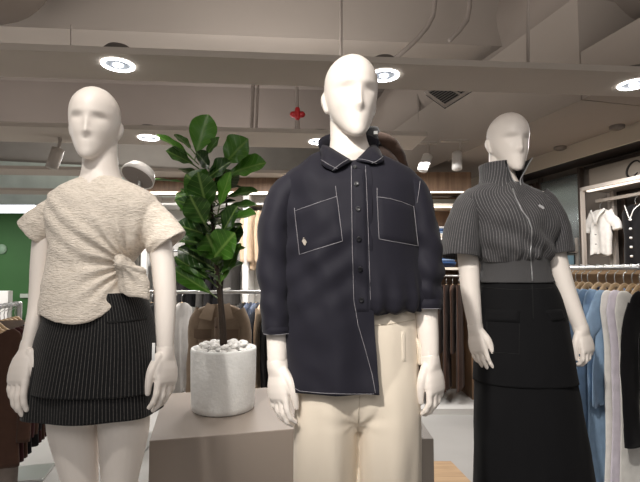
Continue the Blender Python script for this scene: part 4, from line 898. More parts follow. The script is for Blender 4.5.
C_NAVY = cloth('navy', '20263a'); C_BLUE = cloth('light_blue', '8ba4bf'); C_WHITE = cloth('white', 'dcd9d4'); C_LAV = cloth('pale_lilac', 'cfc8d2'); C_BLACK = cloth('black', '141315'); C_BROWN = cloth('brown', '422e25'); C_MAROON = cloth('maroon', '35191a')
C_TAN = cloth('tan', 'c9b196'); C_KHAKI = cloth('khaki_brown', '7d6d5d'); C_GREY = cloth('grey', '55524f'); C_CHAR = cloth('charcoal', '2a2829'); C_DEN = stripe_mat('blue_stripe_cotton', '243a5e', 'c9d2dc', .012, .0025)
def rail_rack(name, label, a, b, zr, feet, m=CHROME, r=.0125, base=None, posts=(0, 1)):
    """a: rail end, b: rail end (z = zr)"""
    a, b = Vector(a), Vector(b); t = thing(name, label, 'clothing rack', ((a.x+b.x)/2, (a.y+b.y)/2, 0))
    mb = MB(); add_tube(mb, [a, a.lerp(b, .5), b], [r]*3, 16, 2); mb.obj('rail', m, t)
    d = (b-a); d.z = 0; d.normalize(); s = Vector((-d.y, d.x, 0))
    for k in posts:
        p = (a, b)[k]; mb = MB(); add_tube(mb, [Vector((p.x, p.y, .012)), Vector((p.x, p.y, zr))], [r*1.2]*2, 14, 2); mb.obj('post', m, t)
        mb = MB(); M = Matrix.Translation((p.x, p.y, 0))@Matrix.Rotation(math.atan2(d.y, d.x), 4, 'Z'); boxg(mb, (-.12, -feet, 0), (.12, feet, .014), M, .003); mb.obj('base_plate', m, t, smooth=False)
    return t
# ---- near right rack (rail runs away from the viewer)
UR = 1.95; ZR = 1.262
rail_rack('clothing_rack', 'chrome clothing rack of blue, white and black garments at right', R(UR, .95, ZR), R(UR, 2.32, ZR), ZR, .24)
gm = {}
def G(key, *a, **k):
    if key not in gm: gm[key] = garment(*a, **k)
    return gm[key]
items = [(2.15, 'navy', 'navy shirt hanging at the far end of the right rack', C_NAVY, (.19, .62, .03, 1), {}), (2.11, 'navy', 'navy shirt second from the far end of the right rack', C_NAVY, (.19, .6, .03, 2), {}), (2.07, 'navy', 'dark navy shirt third from the far end of the right rack', C_NAVY, (.19, .64, .03, 3), {}), (2.03, 'navy', 'navy shirt hanging right behind the blue dresses', C_NAVY, (.19, .62, .03, 4), {}),
         (1.965, 'blue', 'long light blue dress on the right rack, farthest of the blue ones', C_BLUE, (.195, 1.06, .04, 5), dict(flare=1.05)), (1.915, 'blue', 'light blue dress with ruffled hem, second of the blue ones', C_BLUE, (.195, .7, .045, 6), dict(flare=1.35, sleeve='short', sl=.16)), (1.865, 'blue', 'light blue dress in the middle of the blue ones', C_BLUE, (.195, .98, .04, 7), dict(flare=1.0)), (1.815, 'blue', 'light blue dress nearest the white garments', C_BLUE, (.19, .55, .045, 8), dict(flare=1.2, sleeve='short', sl=.18)),
         (1.77, 'white', 'white sleeveless dress hanging beside the light blue dresses', C_WHITE, (.185, .98, .03, 9), {}), (1.73, 'lilac', 'pale lilac white skirt dress hanging among the right rack', C_LAV, (.19, 1.04, .04, 10), dict(flare=1.1)), (1.69, 'white', 'white garment on the cream hanger next to the black dress', C_WHITE, (.185, .9, .03, 11), {}),
         (1.61, 'black', 'black long sleeve garment nearest the white ones on the right rack', C_BLACK, (.20, .42, .05, 12), dict(sleeve='long', sl=.55)), (1.52, 'black', 'second black garment on the right rack', C_BLACK, (.20, .5, .05, 13), dict(sleeve='long', sl=.5)), (1.43, 'black', 'black garment closest to the viewer on the right rack', C_BLACK, (.20, .5, .05, 14), dict(sleeve='long', sl=.5))]
for i, (v, nm, lb, mt, ar, kw) in enumerate(items):
    me = garment(ar[0], ar[1], min(.03, ar[2]), ar[3], slope=.115, neck=.155, dip=.08, **kw).mesh('hung_garment', mt)
    hang(me, R(UR, v, ZR+.0155), AL+random.uniform(-.02, .02), ar[0], .115, {'navy': 'hanging_shirt', 'blue': 'hanging_dress', 'white': 'hanging_dress', 'lilac': 'hanging_dress', 'black': 'hanging_blouse'}[nm], lb, 'dress' if nm in ('blue', 'white', 'lilac') else 'top', 'clothes on the right rack', 'hanger of the '+lb.split(',')[0], 'wooden hangers on the right rack', tip=.05)
# wooden counter behind it
wc = thing('wooden_counter', 'low light wood counter behind the right rack, beside the grey sleeve', 'counter', (1.95, 3.55, 0))
wbox('counter_top', (1.60, 3.35, 1.22), (2.45, 3.75, 1.262), OAK, wc); wbox('side_panel', (1.62, 3.38, 0), (1.66, 3.72, 1.22), OAK, wc); wbox('side_panel', (2.39, 3.38, 0), (2.43, 3.72, 1.22), OAK, wc); wbox('back_panel', (1.66, 3.5, 0), (2.39, 3.52, 1.22), OAK, wc)
# ---- right wall fixture
v1, _ = wallY(582, 3.06); fx = thing('wall_display_frame', 'pale metal wall frame with dark back holding the white blouse and black vest', 'display frame', R(3.3, 3.0, 0))
def rb(name, lo, hi, m, par, bev=0):
    mb = MB(); boxg(mb, lo, hi, RM, bev); return mb.obj(name, m, par, smooth=False)
FR = mat('pale_frame_metal', 'b7aea5', .45, metal=.2)
ZT = 1.94
rb('back_panel', (3.385, 2.2, .0), (3.415, v1-.02, ZT), DBROWN, fx)
for vv in np.arange(2.3, v1-.06, .16): rb('slat', (3.37, vv, .1), (3.385, vv+.035, ZT-.05), mat('brown_slat', '4a3a30', .6), fx)
rb('upright', (3.06, v1-.022, 0), (3.09, v1, ZT), FR, fx); rb('upright', (3.34, v1-.03, 0), (3.37, v1, ZT), FR, fx)
rb('top_bar', (3.06, 2.2, ZT-.03), (3.40, v1, ZT), FR, fx)
rb('light_strip', (3.08, 2.2, ZT-.042), (3.11, v1-.05, ZT-.031), mat('strip_glow', 'fff4e6', .5, emit=1.2), fx)
rb('rail', (3.215, 2.2, 1.82), (3.24, v1, 1.845), FR, fx)
rb('middle_post', (3.30, 3.14, 0), (3.33, 3.17, ZT-.03), FR, fx)
RW = AL-PI/2
me = garment(.110, .38, .06, 31, slope=.04, neck=.05, sleeve='short', sl=.14, sw=.055, waist=1.05).mesh('blouse', C_WHITE)
bl_ = hang(me, R(3.2275, 3.205, 1.8325+.0155), RW, .110, .04, 'hanging_blouse', 'white short sleeve blouse hanging on the right wall frame', 'top', 'garments on the wall frame', 'pale wooden hanger holding the white blouse on the wall frame', 'hangers on the wall frame')
def front_bits(o, pts, m, name, r=.006):
    for (x, z) in pts:
        mb = MB(); pr = np.array([[(x+q*math.cos(a), y, z+q*math.sin(a)) for a in np.linspace(0, 2*PI, 13)] for q, y in ((r, -.055), (r, -.066), (r*.1, -.068))]); addgrid(mb, pr); mb.obj(name, m, o, local=True)
front_bits(bl_, [(0, -.13), (0, -.21), (0, -.29), (0, -.37)], mat('grey_button', '9a9794', .4), 'button', .005)
mb = MB(); add_tube(mb, [(-.07, -.03, -.002), (-.03, -.055, -.05), (0, -.06, -.11), (.03, -.055, -.05), (.07, -.03, -.002)], [(.012, .004)]*5, 10, 4, up=(0, 1, 0)); mb.obj('collar', C_WHITE, bl_, local=True)
me = garment(.12, .47, .06, 32, slope=.05, neck=.05, waist=.96, fold=.6).mesh('vest', C_BLACK)
ve_ = hang(me, R(3.2275, 2.875, 1.8325+.0155), RW, .12, .05, 'hanging_vest', 'black sleeveless vest with white buttons hanging on the right wall frame', 'top', 'garments on the wall frame', 'pale wooden hanger holding the black vest on the wall frame', 'hangers on the wall frame')
front_bits(ve_, [(0, -.12-.07*i) for i in range(6)], mat('white_button', 'f2f0ec', .4), 'button', .009)
mb = MB(); add_tube(mb, [(-.07, -.03, -.002), (-.03, -.058, -.05), (0, -.062, -.11), (.03, -.058, -.05), (.07, -.03, -.002)], [(.004, .003)]*5, 8, 4, up=(0, 1, 0)); mb.obj('piping', mat('white_button', 'f2f0ec'), ve_, local=True)
me = garment(.165, .52, .07, 33, slope=.05).mesh('dark_top', C_BROWN)
hang(me, R(3.2275, 2.34, 1.8325+.0155), RW, .165, .05, 'hanging_shirt', 'dark garment at the picture edge on the right wall frame', 'top', 'garments on the wall frame', 'pale wooden hanger at the picture edge on the wall frame', 'hangers on the wall frame')
# shop sign above it
v_a, _ = wallY(593, 3.36)
sg = thing('shop_sign', 'pale wall sign board with black script lettering at the right edge', 'sign', R(3.36, 3.0, 2.08))
rb('sign_board', (3.35, 2.2, 1.965), (3.38, v_a, 2.155), mat('sign_board', 'a59a8e', .7), sg)
rb('brown_border', (3.345, 2.2, 2.157), (3.39, v_a+.05, 2.185), DBROWN, sg)
mb = MB()
def sgp(v, z): return R(3.345, v, z)
vC, _ = wallY(637, 3.345); zc = 2.062
add_tube(mb, [sgp(vC-.058*math.cos(a)-.022*math.sin(a), zc+.062*math.sin(a)) for a in np.linspace(.75, 2*PI-.65, 18)], [.005+.004*math.sin(i/17*PI) for i in range(18)], 8, 2)
add_tube(mb, [sgp(vC-.105-.035*math.cos(a), zc-.022+.038*math.sin(a)) for a in np.linspace(0, 2*PI, 12)], [.006]*12, 8, 2); add_tube(mb, [sgp(vC-.17, zc+.03), sgp(vC-.18, zc-.055)], [.007]*2, 8, 2)
mb.obj('lettering', mat('black_letter', '15110f', .5), sg)
# mirror glass panel and dark slats beyond it
va, _ = wallY(581.5, 3.35); vb, _ = wallY(541, 3.35); vc, _ = wallY(527, 3.35)
gl = mat('grey_mirror', 'b3babb', .16, metal=.8)
gp = thing('mirror_panel', 'tall grey mirror panel reflecting lights between the sleeve and wall frame', 'mirror', R(3.36, (va+vb)/2, 0))
rb('glass', (3.37, va+.03, .05), (3.385, vb, 2.15), gl, gp); rb('frame', (3.36, va, 0), (3.40, va+.028, 2.2), mat('mirror_frame', '544a43', .5), gp); rb('frame', (3.36, vb, 0), (3.40, vb+.02, 2.2), mat('mirror_frame', '544a43', .5), gp)
mb = MB()
for i in range(4): boxg(mb, (3.34, vb+.03+i*.07, 0), (3.40, vb+.075+i*.07, 2.16), RM)
o = mb.obj('trim_12', mat('brown_slat', '4a3a30', .6), smooth=False); o['kind'] = 'structure'
bxs = thing('box_shelf', 'small two tier wall shelf with white and blue boxes before the mirror panel', 'shelf', R(3.28, (va+vb)/2, 1.3))
for z in (1.30, 1.42): rb('shelf_board', (3.20, va+.05, z-.012), (3.368, vb-.02, z), FR, bxs)
rb('back_rail', (3.355, va+.05, 1.2), (3.369, va+.08, 1.55), FR, bxs); rb('back_rail', (3.355, vb-.06, 1.2), (3.369, vb-.03, 1.55), FR, bxs)
for z, cc, nm in ((1.3005, ('8fb3c4', 'dfe6e8', '6f9db4'), 'lower'), (1.4205, ('e9ecec', 'b9cdd6', 'f0f0ee'), 'upper')):
    for i in range(3):
        v = va+.07+i*.14; o = rb('product_box', (3.23, v, z), (3.33, v+.11, z+.085), mat('box_%s' % cc[i], cc[i], .5), None, .003)
        tag(o, ('pale blue', 'white', 'blue')[i] + ' small box, '+('nearest', 'middle', 'farthest')[i]+' on the lower tier by the mirror' if nm == 'lower' else ('white', 'pale blue', 'off white')[i]+' small box, '+('nearest', 'middle', 'farthest')[i]+' on the upper tier by the mirror', 'box', 'boxes on the mirror shelf')
# ---- back shelving, right bay
YB = 4.4
def Xz(px, py, Y=YB): p = W(px, py, Y); return p.x, p.z
x1, z1 = Xz(471, 172); x0, _ = Xz(378, 172); _, z2 = Xz(420, 191); _, z3 = Xz(420, 204); _, z4 = Xz(420, 236); _, z5 = Xz(420, 268)
su = thing('shelving_unit', 'brown wood wall shelving with lit shelves and folded clothes between two mannequins', 'shelf', ((x0+x1)/2, YB+.2, 0))
wbox('header_panel', (x0, YB, z2), (x1, YB+.03, z1), OAKV, su); wbox('back_panel', (x0, YB+.40, 0), (x1, YB+.42, z2), OAKV, su)
wbox('upright', (x0, YB, 0), (x0+.03, YB+.40, z2), OAKV, su); wbox('upright', (x1-.03, YB, 0), (x1, YB+.40, z2), OAKV, su); wbox('top_panel', (x0, YB+.03, z2+.02), (x1, YB+.42, z2+.04), OAKV, su)
EDGE = mat('lit_shelf_edge', 'e9dccb', .5)
STR = mat('shelf_glow', 'fff2e0', .5, emit=3.0)
for z in (z3, z4, z5): wbox('shelf', (x0+.032, YB+.01, z-.018), (x1-.032, YB+.39, z+.006), EDGE, su)
for z in (z2-.012, z3-.03, z4-.03): wbox('light_strip', (x0+.04, YB+.02, z), (x1-.04, YB+.035, z+.010), STR, su)
wbox('mirror_back', (x0+.035, YB+.385, z3+.01), (x1-.035, YB+.395, z2-.02), mat('painted_reflection', 'b9bdb5', .5), su)  # pale colour stands in for the bright reflection in the mirror
def folded(name, x, z, w, h, m, label, k):
    mb = MB(); rows = []
    pts = np.array([[(x+w*math.copysign(abs(math.cos(a))**.5, math.cos(a)), YB+.16+.13*math.copysign(abs(math.sin(a))**.5, math.sin(a))-.02*t, z+h*t) for a in np.linspace(0, 2*PI, 33)] for t in (0, .15, .5, .85, 1)])
    pts[0] = pts[0]*.96+pts[0].mean(axis=0)*.04; pts[0][:, 2] = z; pts[-1] = pts[-1]*.95+pts[-1].mean(axis=0)*.05; pts[-1][:, 2] = z+h
    mb.add(*closed_tube(pts)); return tag(mb.obj('folded_garment', m), label, 'folded clothes', 'folded clothes on the lit shelves')
fb = [cloth('pale_blue_denim', '8aa0bd'), cloth('blue_denim', '3f5d8a'), C_NAVY, C_WHITE]
xa, _ = Xz(440, 230)
for i, (m, lb) in enumerate(((fb[3], 'white'), (fb[0], 'pale blue'), (fb[1], 'blue'), (fb[3], 'uppermost white'))): folded('f', xa-.02+.01*(i % 2), z4+.0075+i*.021, .085, .020, m, lb+' folded garment on the middle lit shelf, left pile', i)
for i, (m, lb) in enumerate(((fb[2], 'navy'), (C_BLACK, 'black'), (fb[3], 'white'))): folded('f', xa+.17, z4+.0075+i*.024, .075, .023, m, lb+' folded garment on the middle lit shelf, pile behind the grey sleeve', i)
xb, _ = Xz(446, 262)
for i, (m, lb) in enumerate(((fb[2], 'navy'), (fb[1], 'denim blue'), (fb[0], 'pale blue'), (fb[1], 'topmost blue'))): folded('f', xb+.01*(i % 2), z5+.0075+i*.026, .11, .025, m, lb+' folded garment on the lowest lit shelf', i)
# brown clothes hanging below
zr = W(440, 276, YB).z
mb = MB(); add_tube(mb, [Vector((x0+.03, YB-.02, zr)), Vector((x1+.05, YB-.02, zr))], [.011]*2, 12, 2); mb.obj('rail', CHROME, su)
pm_ = [pants(.17, .96, .032, s).mesh('hung_trousers', C_BROWN) for s in (1, 2, 3)]+[garment(.165, .62, .03, 44, slope=.05, fold=.3).mesh('hung_shirt', cloth('chestnut', '4b352a'))]
pxs = np.linspace(414, 459, 8)
for i, px in enumerate(pxs):
    p = W(px, 276, YB-.02); p.z = zr+.014; short = i in (4, 6)
    lb = ('chestnut brown shirt' if short else 'dark brown trousers')+', '+ORD[i]+' from the left on the rail below the lit shelves'
    hang(pm_[3] if short else pm_[i % 3], p, math.radians(66+random.uniform(-1, 1)), .17, .05, 'hanging_shirt' if short else 'hanging_trousers', lb, 'shirt' if short else 'trousers', 'brown clothes below the lit shelves', 'wooden hanger holding the '+lb.split(' on the')[0], 'hangers below the lit shelves')
wbox('base_platform', (x0, YB-.28, 0), (x1+.5, YB+.40, .05), mat('white_gloss', 'dedcd8', .25), su)
mb = MB(); p = W(476, 272, 4.0); boxg(mb, (p.x-.03, p.y, p.z-.06), (p.x+.02, p.y+.005, p.z+.05), None, .002); o = mb.obj('price_card', mat('pink_card', 'c09a86', .6), su)
# ---- back shelving, left bay with hanging clothes
YD = 4.75
def Xd(px, py): p = W(px, py, YD); return p.x, p.z
x0, z1 = Xd(143, 170); x1, _ = Xd(330, 170); _, z2 = Xd(250, 191)
sl_ = thing('wall_bay', 'white wall bay with brown header and tan clothes behind the fig plant', 'shelf', ((x0+x1)/2, YD+.2, 0))
wbox('header_panel', (x0, YD, z2), (x1, YD+.03, z1), OAKV, sl_); wbox('back_panel', (x0, YD+.42, 0), (x1, YD+.44, z2), mat('bay_back', 'cfccc6', .6), sl_); wbox('light_strip', (x0+.04, YD+.01, z2-.03), (x1-.04, YD+.03, z2-.006), STR, sl_)
xu, _ = Xd(246, 250)
for x in (x0, xu-.035, x1-.06): wbox('upright', (x, YD, 0), (x+.06, YD+.42, z2), mat('bay_white', 'e2e0dc', .5), sl_)
wbox('shelf', (x0+.06, YD+.02, z2-.14), (x1-.06, YD+.42, z2-.12), mat('bay_white', 'e2e0dc', .5), sl_)
zq = W(250, 201, YD).z; mb = MB(); add_tube(mb, [Vector((xu+.03, YD+.18, zq)), Vector((x1-.06, YD+.18, zq))], [.011]*2, 12, 2); add_tube(mb, [Vector((x0+.06, YD+.18, W(200, 250, YD).z)), Vector((xu-.035, YD+.18, W(200, 250, YD).z))], [.011]*2, 12, 2); mb.obj('rail', CHROME, sl_)
tanm = [garment(.19, .62, .03, 50+s, slope=.05, sleeve='long', sl=.5).mesh('hung_coat', C_TAN) for s in range(2)]
for i, px in enumerate((254, 261, 268, 275, 282)):
    p = W(px, 201, YD+.18); p.z = zq+.014; lb = 'tan long sleeve shirt, '+ORD[i]+' from the left in the bay behind the plant'
    hang(tanm[i % 2], p, math.radians(64), .19, .05, 'hanging_shirt', lb, 'shirt', 'tan shirts in the wall bay', 'hanger holding the '+lb.split(' in the')[0], 'hangers in the wall bay')
cham = [garment(.19, .5, .03, 60+s, slope=.05).mesh('hung_top', m) for s, m in enumerate((C_CHAR, C_BLACK, C_GREY))]
for i, px in enumerate(np.linspace(166, 232, 9)):
    p = W(px, 250, YD+.18); p.z = W(200, 250, YD).z+.014; cn = ('charcoal', 'black', 'grey')[i % 3]; lb = cn+' top, '+ORD[i]+' from the left on the lower rail of the wall bay'
    hang(cham[i % 3], p, math.radians(70+random.uniform(-2, 2)), .19, .05, 'hanging_shirt', lb, 'top', 'dark tops in the wall bay', 'hanger holding the '+lb.split(' on the')[0], 'hangers in the wall bay')
# ---- middle rack behind the plinth
YM = 3.45; zm = W(200, 292, YM).z
a = W(140, 292, YM); b = W(302, 292, YM); a.z = b.z = zm
rail_rack('clothing_rack', 'clothing rack behind the plinth holding the brown jacket and striped shirts', a, b, zm, .2, CHROME)
mm = {'black': garment(.2, .66, .026, 71, slope=.06, sleeve='long', sl=.5).mesh('hung_shirt', C_BLACK), 'charcoal': garment(.2, .7, .026, 72, slope=.06).mesh('hung_shirt', C_CHAR), 'pale grey': garment(.2, .66, .026, 73, slope=.06).mesh('hung_shirt', cloth('pale_grey', 'a5a19d')),
      'blue striped': garment(.2, .62, .028, 74, slope=.06, sleeve='long', sl=.5).mesh('hung_shirt', C_DEN), 'beige': garment(.2, .64, .026, 75, slope=.06, sleeve='long', sl=.5).mesh('hung_shirt', C_TAN), 'grey': garment(.2, .66, .026, 76, slope=.06).mesh('hung_shirt', C_GREY)}
for i, (px, c) in enumerate(((152, 'charcoal'), (158, 'black'), (164, 'black'), (170, 'charcoal'), (176, 'grey'), (182, 'pale grey'), (243, 'black'), (249, 'blue striped'), (256, 'blue striped'), (263, 'beige'), (270, 'black'), (278, 'grey'), (286, 'black'))):
    p = W(px, 292, YM); p.z = zm+.0155; lb = c+' garment, '+ORD[i]+' from the left on the rack behind the plinth'
    hang(mm[c], p, math.radians(84+random.uniform(-1.5, 1.5)), .2, .06, 'hanging_shirt', lb, 'shirt', 'clothes on the rack behind the plinth', 'hanger holding the '+lb.split(' on the')[0], 'hangers on the rack behind the plinth')
YJ = 3.12; me = garment(.166, .62, .085, 81, slope=.052, sleeve='long', sl=.62, sw=.046, waist=.93, neck=.065).mesh('jacket', C_KHAKI)
p = W(220, 290, YJ); jk = hang(me, p, math.radians(-3), .166, .052, 'hanging_jacket', 'khaki brown collared jacket facing forward behind the plant pot', 'jacket', None, 'wooden hanger holding the khaki brown jacket', None)
mb = MB(); add_tube(mb, [Vector((p.x, p.y-.02, p.z-.004)), Vector((p.x, YM, p.z-.004))], [.008]*2, 10, 2); fa = tag(mb.obj('face_out_arm', CHROME), 'short chrome arm holding the khaki jacket out from the rack', 'rack arm')
for s in (-1, 1):
    P = np.zeros((5, 5, 3)); q = [(s*.012, -.07, -.01), (s*.075, -.03, .012), (s*.115, -.085, -.085), (s*.025, -.10, -.10)]
    for i in range(5):
        for j in range(5):
            t = i/4; r = j/4; P[i, j] = (np.array(q[0])*(1-r)+np.array(q[1])*r)*(1-t)+(np.array(q[3])*(1-r)+np.array(q[2])*r)*t; P[i, j, 1] -= .006*math.sin(t*PI)
    mb = MB(); addgrid(mb, P); mb.obj('collar', C_KHAKI, jk, local=True)
    P = np.zeros((4, 6, 3))
    for i in range(4):
        for j in range(6): P[i, j] = (s*(.03+.115*j/5), -.078-.012*math.sin(j/5*PI)-.006*i/3, -.155-.055*i/3-.012*math.sin(j/5*PI)*i/3)
    mb = MB(); addgrid(mb, P); mb.obj('pocket_flap', cloth('khaki_dark', '58493d'), jk, local=True)
mb = MB(); boxg(mb, (-.012, -.082, -.6), (.012, -.07, -.08)); mb.obj('placket', cloth('khaki_dark', '58493d'), jk, local=True)
front_bits(jk, [(0, -.14), (0, -.24), (0, -.34), (0, -.44)], C_BROWN, 'button', .006)
for o_ in jk.children:
    if o_.name.startswith('button'): o_.location = (0, -.02, 0)
mb = MB(); boxg(mb, (.03, -.095, -.14), (.045, -.09, -.06)); mb.obj('swing_tag', MATS['white_card'], jk, local=True)
# ---- left rack
pp = W(22, 303, 2.95); ul = pp.x*ca+pp.y*sa; zl = pp.z
rail_rack('clothing_rack', 'chrome clothing rack of dark clothes at the left edge', R(ul, 2.2, zl), R(ul, 3.28, zl), zl, .2, CHROME)
li = [(3.22, 'maroon', C_MAROON), (3.165, 'dark brown', C_BROWN), (3.11, 'maroon', C_MAROON), (3.06, 'black', C_BLACK), (2.94, 'black', C_BLACK), (2.885, 'dark brown', C_BROWN), (2.83, 'maroon', C_MAROON), (2.77, 'dark brown', C_BROWN)]
lm = {}
for i, (v, c, m) in enumerate(li):
    if c not in lm: lm[c] = garment(.2, .72, .034, 90+i, slope=.10, neck=.15, dip=.07, sw=.042, fold=.5, sleeve='long', sl=.5).mesh('hung_coat', m)
    lb = c+' long sleeve garment, '+ORD[i]+' from the far end of the left rack'
    hang(lm[c], R(ul, v, zl+.0155), AL+random.uniform(-.03, .03), .2, .10, 'hanging_coat', lb, 'coat', 'dark clothes on the left rack', 'hanger of the '+lb.replace(' long sleeve garment,', '').replace(' from', ' garment from'), 'hangers on the left rack', tip=.08)
me = pants(.14, .9, .022, 97).mesh('hung_trousers', cloth('warm_grey', '857a73')); p = R(ul, 3.003, zl+.0155)
hang(me, p, AL, .15, .05, 'hanging_trousers', 'warm grey trousers hanging lowest at the left edge', 'trousers', None, 'wooden hanger holding the warm grey trousers', None)
# ---- things on the green wall
c = W(0, 249, 6.95); mb = MB(); pr = np.array([[(c.x+r*math.cos(a), y, c.z+r*math.sin(a)) for a in np.linspace(0, 2*PI, 25)] for r, y in ((.075, 6.995), (.075, 6.98), (.002, 6.98))]); addgrid(mb, pr); tag(mb.obj('wall_disc', mat('grey_disc', '7f9a82', .6)), 'small pale round disc on the green wall at the left edge', 'sign')
a, b = W(17, 294, 6.9), W(28, 298, 6.9); mb = MB(); boxg(mb, (a.x, 6.97, b.z), (b.x+.12, 6.995, a.z)); tag(mb.obj('wall_label', mat('grey_label', 'a9b0a6', .6), smooth=False), 'small pale horizontal label low on the green wall', 'sign')
a, b = W(-12, 291, 6.5), W(3, 420, 6.5); mb = MB(); boxg(mb, (a.x, 6.5, 0), (b.x, 6.6, a.z), None, .004); tag(mb.obj('white_panel', WHITE, smooth=False), 'narrow white upright panel before the green wall at the left edge', 'panel')
a, b = W(-40, 205, 7.0), W(24, 213, 7.0); mb = MB(); boxg(mb, (a.x, 7.0, b.z), (b.x+.15, 7.12, a.z)); tag(mb.obj('light_panel', mat('panel_glow', 'f4f7ff', .5, emit=3), smooth=False), 'glowing white light panel above the green wall', 'ceiling light')
# ---- white domed lamp behind the left mannequin
yd = 1.90; c = W(137, 178, yd); dl = thing('dome_lamp', 'white shallow dome lamp peeking over the cream top shoulder', 'lamp', (c.x, c.y, 0))
mb = MB(); prof = [(.001, .066), (.03, .062), (.055, .046), (.068, .02), (.071, 0), (.067, .0), (.06, .02), (.045, .04), (.02, .052), (.001, .054)]
M = Matrix.Translation(c+Vector((0, 0, -.0)))@Matrix.Rotation(math.radians(-30), 4, 'X')@Matrix.Rotation(math.radians(14), 4, 'Y'); pr = np.array([[M @ Vector((r*math.cos(a), r*math.sin(a), z)) for a in np.linspace(0, 2*PI, 49)] for r, z in prof]); addgrid(mb, pr); mb.obj('shade', mat('white_enamel', 'f0ece8', .4), dl); mb = MB(); pr = np.array([[M @ Vector((r*math.cos(a), r*math.sin(a), .004)) for a in np.linspace(0, 2*PI, 49)] for r in (.066, .04, .001)]); addgrid(mb, pr); mb.obj('diffuser', mat('grey_diffuser', '8f8782', .6), dl)
mb = MB(); add_tube(mb, [Vector((c.x, c.y+.03, .014)), Vector((c.x, c.y+.03, c.z-.03)), Vector((c.x, c.y+.02, c.z+.05))], [.007]*3, 10, 2); mb.obj('pole', CHROME, dl)
mb = MB(); pr = np.array([[(c.x+r*math.cos(a), c.y+r*math.sin(a), z) for a in np.linspace(0, 2*PI, 33)] for r, z in ((.055, 0), (.055, .012), (.004, .016))]); mb.add(*closed_tube(pr)); mb.obj('base', CHROME, dl)
# ---- jacket on a stand behind the middle mannequin
yt = 2.3; tf = thing('torso_form', 'dark brown jacket on a torso stand, its shoulder showing behind the navy collar', 'mannequin', (W(375, 200, yt).x, yt, 0))
FB = cloth('espresso', '2a1d17', .2)
P, A = tube_rows([(146, 360, 384, yt, .06, .06), (152, 352, 392, yt, .08, .08), (160, 346, 400, yt, .1, .09), (175, 341, 405, yt, .12, .1), (215, 343, 402, yt, .12, .1), (270, 347, 398, yt, .11, .1), (310, 346, 399, yt, .12, .11)], 40, 73)
P = displace(P, .010*nz(P, (20, 20, 8), 91)); mb = MB(); mb.add(*closed_tube(P)); jf = mb.obj('jacket', FB, tf)
mb = MB(); q, r = px_path([(378, 140, 8, yt-.03), (388, 143, 8, yt-.04), (397, 153, 7, yt-.04), (402, 166, 6, yt-.03), (405, 190, 8, yt)]); Q = path_tube(q, r, 20, 5); Q = displace(Q, .006*nz(Q, (30, 30, 30), 93)); mb.add(*closed_tube(Q)); mb.obj('hood', cloth('espresso_light', '35261e', .3), jf)
mb = MB(); Q, A = tube_rows([(129, 361, 379, yt-.02, .05, .04), (138, 360, 381, yt-.02, .055, .045), (148, 358, 384, yt-.02, .065, .06)], 8, 41); mb.add(*closed_tube(Q)); mb.obj('collar', C_BLACK, jf)
mb = MB(); boxg(mb, (W(373.5, 137, yt).x-.008, yt-.085, W(373, 139, yt).z), (W(373.5, 137, yt).x+.010, yt-.075, W(373, 136, yt).z)); mb.obj('neck_label', MATS['white_card'], jf, smooth=False)
cx = tf.location.x; zb = W(375, 308, yt).z; mb = MB(); add_tube(mb, [Vector((cx, yt, .014)), Vector((cx, yt, zb))], [.012]*2, 12, 2); mb.obj('pole', CHROME, tf)
mb = MB(); pr = np.array([[(cx+r*math.cos(a), yt+r*math.sin(a), z) for a in np.linspace(0, 2*PI, 33)] for r, z in ((.13, 0), (.13, .012), (.004, .016))]); mb.add(*closed_tube(pr)); mb.obj('base', CHROME, tf)
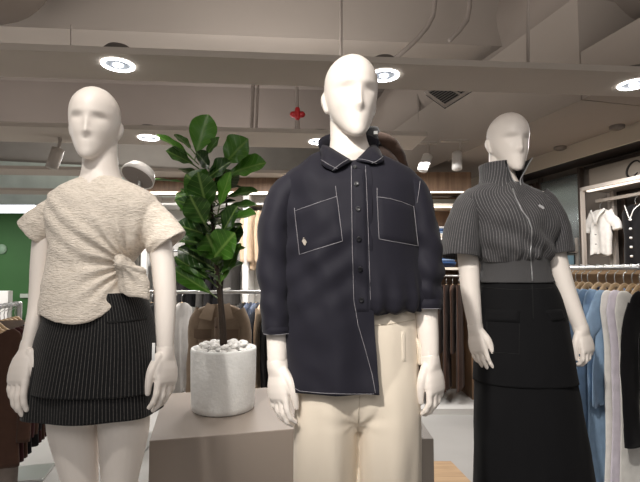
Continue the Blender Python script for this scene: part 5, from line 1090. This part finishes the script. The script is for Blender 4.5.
# ------------------------------------------------------------------ light
w = bpy.data.worlds.new('world'); scene.world = w; w.use_nodes = True
w.node_tree.nodes['Background'].inputs[0].default_value = (1, .96, .92, 1); w.node_tree.nodes['Background'].inputs[1].default_value = .36
def spot(loc, target, power, size=50, blend=.5, rad=.06, col=(1, .95, .88)):
    d = bpy.data.lights.new('spot', 'SPOT'); d.energy = power; d.spot_size = math.radians(size); d.spot_blend = blend; d.shadow_soft_size = rad; d.color = col
    o = bpy.data.objects.new('spot', d); COL.objects.link(o); o.location = loc; o.rotation_euler = (Vector(target)-Vector(loc)).to_track_quat('-Z', 'Y').to_euler(); return o
def area(loc, rot, sx, sy, power, col=(1, .97, .94)):
    d = bpy.data.lights.new('area', 'AREA'); d.shape = 'RECTANGLE'; d.size = sx; d.size_y = sy; d.energy = power; d.color = col
    o = bpy.data.objects.new('area', d); COL.objects.link(o); o.location = loc; o.rotation_euler = rot; return o
spot((-.75, -.5, 2.9), (.08, 1.4, 1.5), 330, 34, .6)            # key on the middle mannequin
spot((-.9, .1, 3.0), (-.72, 1.5, 1.25), 75, 46, .7)
spot((.4, -.2, 3.0), (.80, 1.9, 1.0), 26, 40, .8)
spot((-.5, .6, 3.0), (-.45, 2.2, .7), 48, 36, .6)
for c in DL[:3]: spot(c-Vector((0, 0, .03)), c-Vector((0, -.05, 2)), 14, 100, .8)
for c in DL[3:]: spot(c-Vector((0, 0, .03)), c-Vector((0, -.3, 2)), 18, 110, .8)
for u, v, p in ((-3, 3.5, 40), (-3.5, 6.5, 60), (.5, 4.0, 32), (1.6, 3.4, 26), (-.8, 4.2, 26), (2.6, 2.6, 20), (0, 6.5, 40)):
    q = R(u, v, 2.15); area(q, (0, 0, AL), .5, .5, p)
area(R(-.4, -1.2, 2.6), (math.radians(35), 0, 0), 1.6, 1.0, 20)  # soft front fill added behind the camera, no fitting there
for u, v, p in ((-2.5, 3.0, 22), (.3, 2.9, 22), (-2.5, 5.4, 24), (.3, 5.4, 24), (1.6, 1.0, 15), (-1, .8, 20), (-5, 5, 26), (-1, 7.6, 26)):
    area(R(u, v, 2.28), (PI, 0, AL), 1.4, .6, p)  # upward lamps added to brighten the ceiling, no fittings there
scene.view_settings.view_transform = 'Standard'; scene.view_settings.look = 'None'; scene.view_settings.exposure = 0
